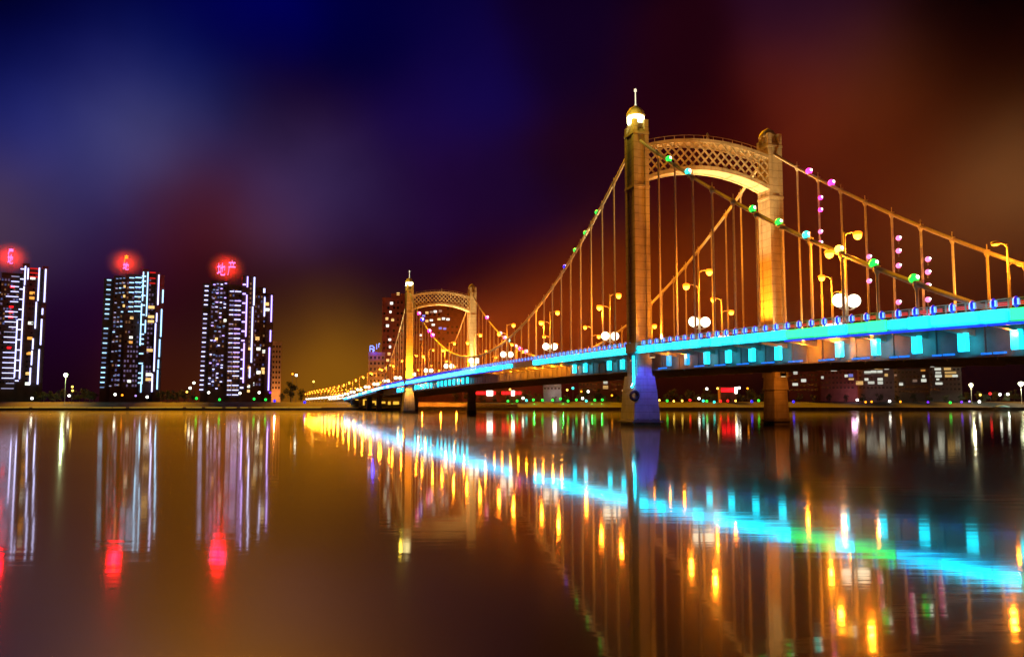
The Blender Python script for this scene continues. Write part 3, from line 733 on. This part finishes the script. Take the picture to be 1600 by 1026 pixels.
# --- second tower
B = Tower('apartment_tower', 'dark apartment tower with ice blue light strips and one slim pink and orange roof sign', 'building', 200, 650)
B.mass(159, 173, 437, 5, 18); B.mass(173, 190, 433, 2, 18); B.mass(190, 214, 430, 0, 20); B.mass(214, 222.5, 421, -2, 22); B.mass(222.5, 234, 425, 3, 18); B.mass(234, 239, 425, -1, 18); B.mass(239, 246, 428, 1, 16)
for i in range(23):
    y = 438+7.6*i
    sl = -.022*(y-438)
    if i != 9: B.dash(163+sl, 169+sl, y, 5, BLED if rnd.random() < .6 else BDIM, .85)
    for x in (176, 181, 186):
        if rnd.random() < (.75 if i < 16 else .35): B.dash(x+sl, x+3+sl, y-2-(x-176)*.15, 2, rnd.choice([BLED, BDIM, BDIM, WDIM]), .8)
    if i < 8:
        if i != 4: B.dash(195, 202, y-4, 0, BLED, .7)
        B.dash(203.5, 213, y-5, 0, BLED, .8)
    elif rnd.random() < .25: B.win(198, 203, y-4, y, 0, rnd.choice(WIN))
    if rnd.random() < .3: B.win(224, 233, y, y+4.5, 3, rnd.choice([WIN[0], WIN[1], WIN[0], WIN[4]]))
    if rnd.random() < .15: B.win(187, 190, y, y+4, 2, WIN[0])
    if i % 2 == 0 or rnd.random() < .4: B.dash(213, 219, y-7, -2, BLED, 1.0)
for x, a, b in ((215, 424, 470), (214, 474, 540), (221.5, 424, 494), (220.5, 500, 520), (218.5, 570, 600), (217.5, 596, 613)): B.strip(x, a, b, -2, BLED, 1.0)
for a, b, x in ((427, 475, 237.6), (488, 502, 236.6), (504, 580, 235.4), (584, 612, 233.4)): B.strip(x, a, b, -1, WLED, 1.2)
for a, b, x in ((450, 471, 244.6), (481, 525, 243.6), (529, 557, 242.4), (561, 575, 241.6), (577, 608, 241)): B.strip(x, a, b, 1, BLED, 1.2)
for y in (423, 432, 440): B.part('red_light_bar', MB().box(B.U(224), B.U(233), 2.2, 2.6, B.Z(y)-.5, B.Z(y)+.5), REDLED)
B.dimrooms(174, 189, 440, 606, 2, 4.6, .5); B.dimrooms(191, 213, 441, 606, 0, 4.2, .5); B.dimrooms(223, 233, 434, 600, 3, 4.6, .5)
B.done()
roof_sign(B, [(CHAN, 186.5, 192, 397, 408, SIGNO), (DI, 185, 193, 408.5, 421, SIGNP)], 'slim roof sign, orange above pink, on the ice blue lit tower', 60e3, 432)
# --- third tower with its lower wing
C = Tower('apartment_tower', 'tall apartment tower with lilac light strips below the two character red sign', 'building', 352, 650)
C.mass(314, 325, 444, 5, 18); C.mass(325, 352, 440, 2, 20); C.mass(352, 372, 446, 0, 20); C.mass(372, 382, 431, -2, 22); C.mass(382, 393, 431, 0, 20)
for i in range(23):
    y = 447+7.35*i; sl = -.02*(y-447)
    if i != 5: C.dash(316.5+sl, 322+sl, y, 5, WLED if rnd.random() < .7 else LDIM, .85)
    for x in (329, 334, 340, 346):
        if rnd.random() < .5: C.dash(x+sl, x+3.2+sl, y-3+rnd.uniform(-2, 2), 2, rnd.choice([LLED, LDIM, BDIM, WLED]), .85)
        elif rnd.random() < .12: C.win(x, x+4, y, y+5, 2, rnd.choice(WIN[:3]))
    if rnd.random() < .85: C.dash(354, 360, y+8, 0, rnd.choice([WLED, LDIM]), .7)
    if rnd.random() < .85: C.dash(361.5, 371, y+8, 0, rnd.choice([WLED, LLED]), .7)
    if i % 2 == 0: C.dash(373, 378, y-3, -2, LLED, 1.3)
    if rnd.random() < .25: C.win(384, 388, y, y+4, 0, rnd.choice(WIN[:3]))
for x, a, b in ((380, 431, 448), (379.5, 460, 526), (377.5, 536, 598)): C.strip(x, a, b, -2, LLED, 1.2)
for a, b, x in ((431, 476, 390.5), (478, 566, 389), (573, 590, 387)): C.strip(x, a, b, 0, WLED, 1.3)
C.dimrooms(326, 351, 448, 606, 2, 4.4, .5); C.dimrooms(353, 371, 452, 606, 0, 4.4, .5); C.dimrooms(383, 389, 440, 606, 0, 4.4, .5)
C.done()
roof_sign(C, [(DI, 334, 345.5, 409, 430, SIGNP), (CHAN, 350, 361.5, 404.5, 428.5, SIGNP)], 'pair of pink neon characters glowing red on the third tower roof', 110e3, 440)
Cw = Tower('apartment_tower', 'lower slim tower behind the lilac lit one with few lit windows', 'building', 410, 672)
Cw.mass(393.5, 412, 450, 2, 18); Cw.mass(412, 423, 460, 0, 18)
for a, b, x in ((464, 494, 409.5), ): Cw.strip(x, a, b, 2, WLED, 1.2)
for a, b, x in ((461, 503, 420), (516, 534, 419.5), (543, 610, 418.5)): Cw.strip(x, a, b, 0, LLED, 1.3)
for x, y in ((413, 475), (414, 484), (400, 529), (402, 545), (411, 549), (403, 582), (410, 577), (411, 582), (394, 600)): Cw.win(x-3, x+3, y-2.5, y+2.5, 2 if x < 412 else 0, rnd.choice(WIN[:2]))
Cw.win(407, 410, 450, 457, 2, WLED); Cw.dimrooms(394, 411, 462, 606, 2, 4.4, .5); Cw.done()
Pk = Tower('office_block', 'plain pale pink block standing behind the towers by a dark tree', 'building', 429, 700)
Pk.mass(419, 437.5, 535, 0, 14, PLASTER, slabs=False)
for i in range(9):
    for x in (421.5, 426, 430.5, 435): Pk.win(x-1.2, x+1.2, 540+i*8, 543.5+i*8, 0, PANEM)
Pk.done()
point('orange_light', Pk.root, (0, -12, 5), 14e3, (1, .30, .06), .5)
# --- blocks behind the distant tower
D1 = Tower('apartment_block', 'dark red brown block left of the distant bridge tower with a few lit windows', 'building', 616, 700)
D1.mass(596, 610, 466, 2, 16, BRICK); D1.mass(610, 637, 460, 0, 20, BRICK)
for x, y in ((610, 474), (609, 487), (603, 498), (604, 509), (608, 531), (609, 542), (607, 553), (605, 563), (600, 575), (620, 459), (612, 500)): D1.win(x-2.2, x+2.2, y-2, y+2, 0 if x >= 610 else 2, rnd.choice(WIN[:3]))
for i in range(16):
    for x in (599, 605, 614, 620, 626, 632):
        if rnd.random() < .7: D1.win(x-1.6, x+1.6, 470+i*9, 474+i*9, (2 if x < 610 else 0)+.02, PANEM)
D1.done()
D2 = Tower('apartment_block', 'broad dark block seen between the legs of the distant bridge tower', 'building', 683, 720)
D2.mass(646, 722, 474, 0, 22, BRICK)
for x, y in ((666, 489), (673, 488), (679, 487), (687, 486), (661, 494), (666, 502), (673, 501), (685, 499), (692, 498), (699, 499), (676, 508), (687, 513), (694, 514), (657, 524), (658, 530)): D2.win(x-2.4, x+2.4, y-1.7, y+1.7, 0, rnd.choice([WIN[1], WIN[0], WIN[3], WIN[4]]))
for i in range(14):
    for x in range(650, 720, 7):
        if rnd.random() < .45: D2.win(x-1.8, x+1.8, 480+i*9.5, 484+i*9.5, .02, PANEM)
D2.done()
D3 = Tower('corner_block', 'low orange lit block carrying a blue sign left of the distant tower', 'building', 588, 660)
D3.mass(575, 600, 552, 0, 15, PLASTER); D3.done()
for i in range(6):
    for x in (579, 585, 591, 597): D3.win(x-1.5, x+1.5, 557+i*9, 561+i*9, 0, PANEM)
point('orange_light', D3.root, (0, -10, 6), 9e3, (1, .30, .04), .5)
F5 = [[(0,0,0,1),(0,1,.7,1),(0,.5,.6,.5),(.7,.9,1,.6),(.5,.45,1,.3),(1,.3,.6,0)], [(.3,0,.3,1)], [(.3,.1,.3,1),(.3,1,.8,.9)]]
r = empty('roof_sign', D3.root.matrix_basis @ Vector((D3.U(584), -.8, D3.Z(551))), -D3.az); tag(r, 'small blue neon sign on the corner of the low orange block', 'sign')
for st, x0, x1, y0, y1 in ((F5[0], 577, 584, 541, 550), (F5[1], 586.5, 589.5, 538, 546), (F5[2], 589.5, 593, 537, 544)):
    m = MB(); bars(m, st, D3.U(x0)-D3.U(584), D3.Z(y1)-D3.Z(551), D3.U(x1)-D3.U(x0), D3.Z(y0)-D3.Z(y1), .7); m.build('character', SIGNB, r)
m = MB()
for x in (577, 583, 588, 592): m.bar((D3.U(x)-D3.U(584), .5, 0), (D3.U(x)-D3.U(584), .5, D3.Z(539)-D3.Z(551)), .2)
m.build('frame', DARKMETAL, r)
point('blue_light', r, (0, -2, 2.5), 2.5e3, (.02, .02, 1), .8)

# ------------------------------------------------------------------ low buildings along the right of the far bank
def low_block(name, label, pxc, D, masses, wins, mt, cat='building'):
    T = Tower(name, label, cat, pxc, D)
    for x0, x1, top, v in masses: T.mass(x0, x1, top, v, 14, mt, floor=3.4)
    for x0, x1, y0, y1, wm_ in wins: T.win(x0, x1, y0, y1, min([v for a, b, _, v in masses if a-1 <= (x0+x1)/2 <= b+1] or [0]), LOWWIN[wm_])
    for x0, x1, top, v in masses:                                             # dark glazing in the unlit bays
        y = top+4
        while y < 612:
            for x in np.arange(x0+2.5, x1-2, 5.5):
                if not any(abs(x-(a+b)/2) < 4+(b-a)/2 and abs(y-(c+d)/2) < 4 for a, b, c, d, _ in wins): T.win(x-1.6, x+1.6, y-1.5, y+1.5, v+.02, PANEM)
            y += 7.6
    T.done(); return T
def wl(scale, ox, oy, rows): return [(ox+a*scale, ox+b*scale, oy+c*scale, oy+d*scale, k) for a, b, c, d, k in rows]
low_block('riverside_block', 'low brown block behind the deck just left of the front pier', 945, 610, [(905, 992, 589, 0)],
          wl(.1625, 740, 570, [(1025,1050,130,155,1),(1085,1130,125,158,0),(1250,1290,160,182,1),(1245,1295,200,230,0),(1380,1400,125,150,4),(1255,1285,125,140,4),(1425,1445,238,255,0)]), BRICK)
hs = low_block('riverside_house', 'small pale house dimly lit behind the green garden lights', 871, 600, [(849, 877, 595, 0)], [(853, 857, 600, 603, 4), (866, 870, 600, 603, 4)], PLASTER)
point('white_light', hs.root, (-2, -6, 6), 900, (.9, .8, .8), 1.5)
lb = low_block('riverside_block', 'long purple brown block with scattered lit windows right of the far pier', 1300, 600, [(1236, 1284, 574, 2), (1284, 1338, 571, 0)],
          wl(.1875, 1020, 550, [(1195,1228,160,182,1),(1255,1295,222,248,1),(1185,1228,255,278,1),(1415,1435,202,222,1),(1500,1540,140,160,1)]) + wl(.1875, 1300, 550, [(0,45,140,160,1),(105,130,190,212,1),(135,170,185,210,3),(135,175,220,235,0),(190,245,245,275,0),(140,170,128,150,3)]), BRICK)
point('mauve_light', lb.root, (14, -9, 5), 1500, (.75, .4, .7), 2)
low_block('riverside_block', 'low dark block with rows of white lit windows below the deck', 1368, 605, [(1339, 1396, 571, 0)],
          wl(.1875, 1300, 550, [(365,395,122,145,0),(395,430,120,145,2),(440,475,122,148,1),(285,335,160,180,1),(335,380,155,178,1),(385,425,155,178,1),(440,465,182,205,0),(285,315,215,238,1),(385,425,215,238,1),(310,360,245,265,1),(385,425,245,268,1),(205,235,130,150,0)]), PLASTER)
low_block('riverside_block', 'dark block with a bright yellow and white stair of windows, rightmost on the bank', 1468, 600, [(1404, 1455, 577, 3), (1455, 1500, 566, 0)],
          wl(.1875, 1300, 550, [(555,580,180,195,4),(595,625,250,275,1),(700,735,225,248,4),(765,805,222,248,1),(765,800,135,158,2),(775,795,190,210,1),(840,870,105,125,1),(890,910,85,97,1),(870,918,130,152,1),(875,918,165,182,1),(872,922,192,215,1),(880,902,220,235,1),(872,925,250,272,1),(940,992,130,152,0),(945,1000,165,182,0),(1000,1030,165,182,0),(945,1000,192,213,0),(1000,1040,192,213,1)]), ROOFM)
# lit pavilion under the approach
T = Tower('riverside_pavilion', 'low pavilion of glowing yellow openings under the far bridge approach', 'pavilion', 592, BANK+16)
T.mass(549, 626, 617, 0, 8, PLASTER, slabs=False)
YW = glow('pavilion_glow', (1, .55, .05), 1.1)
for x0, x1, y0, y1 in ((556, 573, 622, 625), (544, 564, 633, 637), (566, 570, 624, 637), (571, 578, 633, 637), (582, 589, 626, 629), (586, 590, 629, 637), (581, 585, 634, 637), (591, 602, 627, 630), (591, 601, 633, 637), (606, 610, 627, 637), (614, 623, 627, 636)):
    T.win(x0, x1, y0, min(y1, 635.5), 0, YW)
T.done()
point('amber_light', T.root, (-16, -9, 6), 9000, (1, .45, .03), .4)
# orange lit bank wall right of the distant pier
e = empty('retaining_wall', tuple(at(690, 640, BANK+9)*1.0)); e.location.z = 1.5; tag(e, 'long low retaining wall washed orange right of the distant pier', 'wall')
m = MB()
for i in range(9): m.box(-17+i*7.4, -17+i*7.4+7.3, 0, .8, 0, 3.6-.12*i)
m.build('wall', CONC, e)
m = MB(); m.box(-17.2, 49.8, -.15, .95, 3.62, 3.9); m.build('coping', QUAY, e)
for x in (-12, 0, 10): point('orange_light', e, (x, -6, 2.5), 3800, (1, .22, .01), .3)
# neon signs on the low shops
def neon(label, px0, px1, py0, py1, panels, n):
    p = at((px0+px1)/2, (py0+py1)/2, BANK+34); k = (BANK+34)/FPX; wd = (px1-px0)*k; hh = (py1-py0)*k; g = bank_z(BANK+34)-.2
    r = empty('shop', (p.x, p.y, g)); tag(r, label, 'shop'); top = p.z-g+hh/2+.6
    MB().box(-wd/2-.6, wd/2+.6, .2, 7, 0, top).build('wall', BRICK, r)
    MB().box(-wd/2-1, wd/2+1, -.5, 7.4, top, top+.35).build('roof', ROOFM, r)
    m = MB(); q = -wd/2
    for i in range(n):
        l = wd/n*.86; m.box(q, q+l, -.05, .19, p.z-g-hh/2, p.z-g+hh/2); q += wd/n
    m.build('red_sign', GC['red'], r)
    for a, b in panels:
        MB().box((a-(px0+px1)/2)*k, (b-(px0+px1)/2)*k, -.25, -.08, p.z-g-hh*.9, p.z-g+hh*.8).build('lit_panel', GC['white'], r)
    MB().box(-.7, .7, .05, .19, 0, min(2.1, p.z-g-hh)).build('door', DARKMETAL, r)
neon('low shop with a long red neon front and one white panel', 740, 775, 611.5, 616, [(760.5, 770)], 6)
neon('low shop with a red neon front beside a white lamp panel, nearest the green lights', 784, 815, 611.5, 616, [(799, 804)], 5)
neon('small shop with a short red neon front seen under the middle of the deck', 1127, 1149, 606, 612, [(1148, 1152)], 3)

# ------------------------------------------------------------------ garden lights along the far bank
GM = {}
def garden(px, py, c, label, r=.75, Y=BANK+24):
    p = at(px, py, Y); g = bank_z(Y)
    if p.z < g+.5: Y = BANK+7; p = at(px, py, Y); g = bank_z(Y)
    h = max(p.z-g, .6); key = (c, r)
    if key not in GM:
        GM[key] = (MB().ball((0,0,0), r, 10, 6).mesh('globe', GC[c], True), MB().lathe([(r*.5, -r*1.05), (r*.35, -r*.8)], n=8).lathe([(r*.3, r*.95), (.03, r*1.25)], n=8).mesh('cap', DARKMETAL))
    o = empty('garden_light', (p.x, Y, g-.1)); tag(o, label, 'garden light', 'coloured garden lights along the far bank')
    put('globe', GM[key][0], o, (0, 0, h+.1)); put('cap', GM[key][1], o, (0, 0, h+.1))
    MB().tube([(0,0,0), (0,0,max(h-r*.9, .15))], .09, 6).build('post', DARKMETAL, o)
rowsA = [(330,348,'green'),(418,345,'green'),(475,318,'white'),(508,340,'cyan'),(575,335,'green'),(662,338,'green'),(760,338,'green'),(835,325,'green'),(908,345,'green'),(988,335,'green'),(1048,320,'white'),(1083,345,'cyan'),(1165,338,'green'),(1238,335,'green'),(1330,292,'orange'),(1472,315,'green'),(900,240,'yellow'),(955,222,'cyan'),(1035,255,'orange'),(1102,255,'white'),(350,235,'yellow')]
lst = [(740+a*.1625, 570+b*.1625, c, 'left of the front pier, counting from the distant tower') for a, b, c in rowsA]
rowsB = [(55,400,'yellow'),(120,405,'green'),(175,408,'yellow'),(245,405,'yellow'),(310,400,'red'),(385,385,'white'),(420,405,'cyan'),(450,408,'green'),(512,415,'cyan'),(565,408,'red'),(625,405,'red'),(690,405,'yellow'),(825,410,'blue'),(882,403,'green'),(450,305,'white'),(540,302,'yellow'),(720,298,'white'),(790,302,'orange')]
lst += [(1020+a*.1875, 550+b*.1875, c, 'between the front piers, counting rightwards') for a, b, c in rowsB]
rowsC = [(1172*1-1493,412,'blue'),(210-0,398,'white'),(280,415,'orange'),(330,412,'orange'),(480,408,'white'),(800,418,'violet'),(985,420,'green'),(1080,415,'violet'),(1145,410,'lilac'),(1235,355,'yellow'),(1228,412,'white'),(1318,345,'red'),(1400,352,'white'),(1465,350,'white'),(570,412,'orange')]
lst += [(1300+a*.1875, 550+b*.1875, c, 'right of the far pier, counting rightwards') for a, b, c in rowsC]
rowsD = [(50,622,'white'),(113,604,'yellow'),(113.4,610,'yellow'),(108,618,'white'),(307,622,'green'),(343,624,'green'),(326,613,'white'),(375,614,'white'),(405,613,'white'),(397,623,'green'),(415,624,'green'),(422,613,'violet'),(429,626,'blue'),(476,628,'blue'),(292,612,'yellow'),(297,606,'white'),(303,598,'white'),(180,616,'white'),(191,617,'orange'),(212,618,'lilac'),(230,620,'white'),(463,586,'white'),(457,584,'orange'),(490,596,'yellow')]
lst += [(a, b, c, 'on the left bank, counting rightwards') for a, b, c in rowsD]
cnt = {}
for px, py, c, wh in sorted(lst, key=lambda q_: q_[0]):
    k = (c, wh); cnt[k] = cnt.get(k, 0)+1
    garden(px, py, c, '%s %s garden light %s' % (ordn(cnt[k]-1), c, wh), .85 if c in ('white', 'blue', 'green', 'cyan', 'red') else .7)

# ------------------------------------------------------------------ flood masts on the bank
def mast(px, py, label, watts, col, colr, r=1.3, Y=BANK+20):
    p = at(px, py, Y); g = bank_z(Y); o = empty('flood_mast', (p.x, Y, g-.1)); tag(o, label, 'lamp mast', 'bright flood masts on the far bank')
    h = p.z-g
    MB().lathe([(.3, 0), (.3, .6), (.16, .8), (.1, h-r)], n=8).build('post', STEEL, o)
    MB().box(-1.2, 1.2, -.12, .12, h-r, h-r+.2).build('crossarm', STEEL, o)
    MB().ball((0, 0, h+.1), r, 12, 7, sx=1.15, sy=.6, sz=.75).build('lamp_head', glow('mast_'+colr, col, 3.5), o, smooth=True)
    point('mast_light', o, (0, -2.2, h), watts, col, .5)
mast(103, 585, 'greenish white flood lamp on a tall post between the two left towers', 16e3, (.75, 1, .55), 'green')
mast(1517, 601, 'white flood mast beyond the right end of the low blocks', 9e3, (1, .95, .62), 'warm')
mast(1595, 599, 'brightest white flood mast at the right photo edge', 20e3, (.95, 1, .72), 'white', 1.7)
# covered boat moored at the right
p = at(1566, 636, BANK-6); r = empty('covered_boat', (p.x, BANK-6, 0)); tag(r, 'small moored boat with a pale green arched canopy by the right bank', 'boat')
m = MB(); n = 9
prof = [(-5.5+11*i/8, .9*math.sin(math.pi*(i+.6)/9.2)+.25) for i in range(9)]
v0 = [(x, -b_, .75) for x, b_ in prof]+[(x, b_, .75) for x, b_ in prof[::-1]]; v1 = [(x*.88, y*.6, -.25) for x, y, _ in v0]
m.ring(v1, v0); m.build('hull', mat('boat_hull', (.10, .11, .10), .5), r)
m = MB(); v = []; f = []
for i in range(13):
    x = -4.2+8.4*i/12
    for j in range(7): an = math.pi*j/6; v.append((x, -1.35*math.cos(an), 2.3+(.5+.7*math.sin(math.pi*i/12))*math.sin(an)))
f = [(i*7+j, i*7+j+1, i*7+j+8, i*7+j+7) for i in range(12) for j in range(6)]
m.add(v, f); m.add([(a, b_, c_-.12) for a, b_, c_ in v], f); m.build('canopy', mat('canopy_cloth', (.55, .68, .6), .8), r)
m = MB()
for x in (-3.8, 0, 3.8):
    for y in (-1.1, 1.1): m.tube([(x, y*.6, .6), (x, y, 2.4)], .06, 6)
m.build('canopy_frame', STEEL, r)
point('canopy_lamp', r, (2, -4, 3.0), 260, (.7, 1, .85), .2)

# ------------------------------------------------------------------ trees
def crown_mesh(seed, n=850):
    rg = random.Random(seed); m = MB(); cl = []
    for i in range(11):
        a = rg.uniform(0, 6.28); q_ = rg.random()**.6
        cl.append((q_*math.cos(a)*2.7, q_*math.sin(a)*2.7, rg.uniform(2.6, 8.2)-.35*q_, rg.uniform(.9, 1.9)))
    for i in range(n):
        x, y, z, rr = rg.choice(cl); d = Vector((rg.gauss(0,1), rg.gauss(0,1), rg.gauss(0,.8))).normalized()*rr*rg.uniform(.45, 1.05)
        c = Vector((x, y, z))+d; s_ = rg.uniform(.18, .42)
        u = Vector((rg.gauss(0,1), rg.gauss(0,1), rg.gauss(0,1))).normalized(); w_ = u.cross(Vector((rg.gauss(0,1), rg.gauss(0,1), rg.gauss(0,1)))).normalized()
        m.add([c-u*s_, c+w_*s_*.6, c+u*s_, c-w_*s_*.6], [(0,1,2,3)])
    me = bpy.data.meshes.new('crown'); me.from_pydata(m.v, [], m.f); me.materials.append(LEAF); return me, cl
def trunk_mesh(cl):
    m = MB(); m.tube([(0,0,-.3), (.08,.05,1.4), (.02,.1,3.2), (.15,0,5.5)], .28, 7, .1)
    for x, y, z, rr in cl[:7]: m.tube([(.05,.05,min(2.6, z-1.2)), (x*.5, y*.5, z-.7), (x*.9, y*.9, z)], .11, 5, .03)
    return m.mesh('trunk', BARK)
TM = []
for sd in (3, 5, 8, 13):
    me, cl = crown_mesh(sd); TM.append((me, trunk_mesh(cl)))
def tree(px, Y, sc, label, i):
    p = at(px, 630, Y); o = empty('tree', (p.x, Y, bank_z(Y)-.1), rnd.uniform(0, 6.28)); o.scale = (sc*rnd.uniform(.9, 1.2), sc*rnd.uniform(.9, 1.2), sc)
    tag(o, label, 'tree', 'dark trees on the far bank'); put('crown', TM[i % 4][0], o); put('trunk', TM[i % 4][1], o)
tree(454, 640, 1.75, 'large round green tree beside the pale pink block', 0)
tree(470, 652, 1.1, 'smaller tree right of the large round one at the end of the left towers', 1)
spots = [(68, .8), (86, .7), (124, .8), (140, .9), (262, .9), (278, .8), (300, .8), (355, .6), (440, .7)]
for i, (px, sc) in enumerate(spots): tree(px, BANK+44+rnd.uniform(-4, 8), sc, '%s low dark tree on the left bank, counting rightwards' % ordn(i), i)
spots = [(752, .75), (772, .7), (793, .8), (812, .7), (829, .85), (846, .75), (866, .7), (884, .8), (905, .85), (925, .7), (946, .8), (966, .75), (975, .9)]
for i, (px, sc) in enumerate(spots): tree(px, BANK+28+rnd.uniform(-2, 4), sc*.72, '%s dark tree behind the green lights left of the front pier, counting rightwards' % ordn(i), i+1)
spots = [(1040, .9), (1065, .8), (1090, .85), (1112, .9), (1138, .7), (1160, .8), (1182, .9), (1204, .85), (1250, .95), (1272, .8), (1296, .9), (1322, .8), (1348, .9), (1375, .95), (1402, .8), (1428, .95), (1452, .9), (1478, .8), (1502, .9), (1540, .85), (1572, .9)]
for i, (px, sc) in enumerate(spots): tree(px, BANK+29+rnd.uniform(-2, 5), sc*.75, '%s dark tree on the bank right of the front pier, counting rightwards' % ordn(i), i+2)
for i, px in enumerate((712, 730, 760, 785, 806, 822, 840, 858, 912, 936, 958)): tree(px, BANK+52+rnd.uniform(-5, 8), rnd.uniform(.75, 1.05), '%s taller tree in the back row left of the front pier, counting rightwards' % ordn(i), i+1)
for i, px in enumerate((1052, 1078, 1104, 1126, 1150, 1172, 1194, 1512, 1530, 1556, 1585, 1610)): tree(px, BANK+50+rnd.uniform(-5, 8), rnd.uniform(.8, 1.1), '%s taller tree in the back row right of the front pier, counting rightwards' % ordn(i), i)
for i, px in enumerate((60, 78, 96, 115, 132, 146, 252, 270, 288)): tree(px, BANK+62+rnd.uniform(-5, 8), rnd.uniform(.8, 1.15), '%s taller tree in the back row of the left bank, counting rightwards' % ordn(i), i+3)
# green uplights in the shrubs
for i, px in enumerate((800, 835, 880, 925, 940)):
    p = at(px, 628, BANK+19); o = put('ground_uplight', MB().lathe([(.3, 0), (.34, .2), (.28, .3)], n=10).mesh('ground_uplight', GC['green']), None, (p.x, p.y, bank_z(p.y))); tag(o, '%s green uplight at the foot of the bank trees, counting rightwards' % ordn(i), 'uplight')
    point('green_light', o, (0, -.4, 1.2), 500, (.05, 1, .12), .2)

# ------------------------------------------------------------------ mist added along the bridge, tinted red for the lamp glow
def mist_mat(d0):
    m = bpy.data.materials.new('bridge_glow_mist'); m.use_nodes = True; t = m.node_tree; t.nodes.clear()
    pv = t.nodes.new('ShaderNodeVolumePrincipled'); pv.inputs['Color'].default_value = (.97, .38, .22, 1); pv.inputs['Anisotropy'].default_value = .2
    co = t.nodes.new('ShaderNodeTexCoord'); sx = t.nodes.new('ShaderNodeSeparateXYZ'); t.links.new(co.outputs['Object'], sx.inputs[0]); last = None
    for ax in ('X', 'Y', 'Z'):
        ab = t.nodes.new('ShaderNodeMath'); ab.operation = 'ABSOLUTE'; t.links.new(sx.outputs[ax], ab.inputs[0])
        mr = t.nodes.new('ShaderNodeMapRange'); mr.interpolation_type = 'SMOOTHSTEP'; t.links.new(ab.outputs[0], mr.inputs[0])
        mr.inputs[1].default_value = .2; mr.inputs[2].default_value = 1; mr.inputs[3].default_value = d0 if last is None else 1; mr.inputs[4].default_value = 0
        if last is not None:
            mu = t.nodes.new('ShaderNodeMath'); mu.operation = 'MULTIPLY'; t.links.new(last, mu.inputs[0]); t.links.new(mr.outputs[0], mu.inputs[1]); last = mu.outputs[0]
        else: last = mr.outputs[0]
    t.links.new(last, pv.inputs['Density']); t.links.new(pv.outputs[0], t.nodes.new('ShaderNodeOutputMaterial').inputs['Volume']); return m
o = MB().box(-1, 1, -1, 1, -1, 1).build('mist', mist_mat(.0010), None, loc=BW(DW/2, 110, 25)); o.rotation_euler.z = ANG; o.scale = (30, 300, 26)
tag(o, 'thin mist added along the bridge, tinted red for lamp glow', 'mist', kind='stuff')
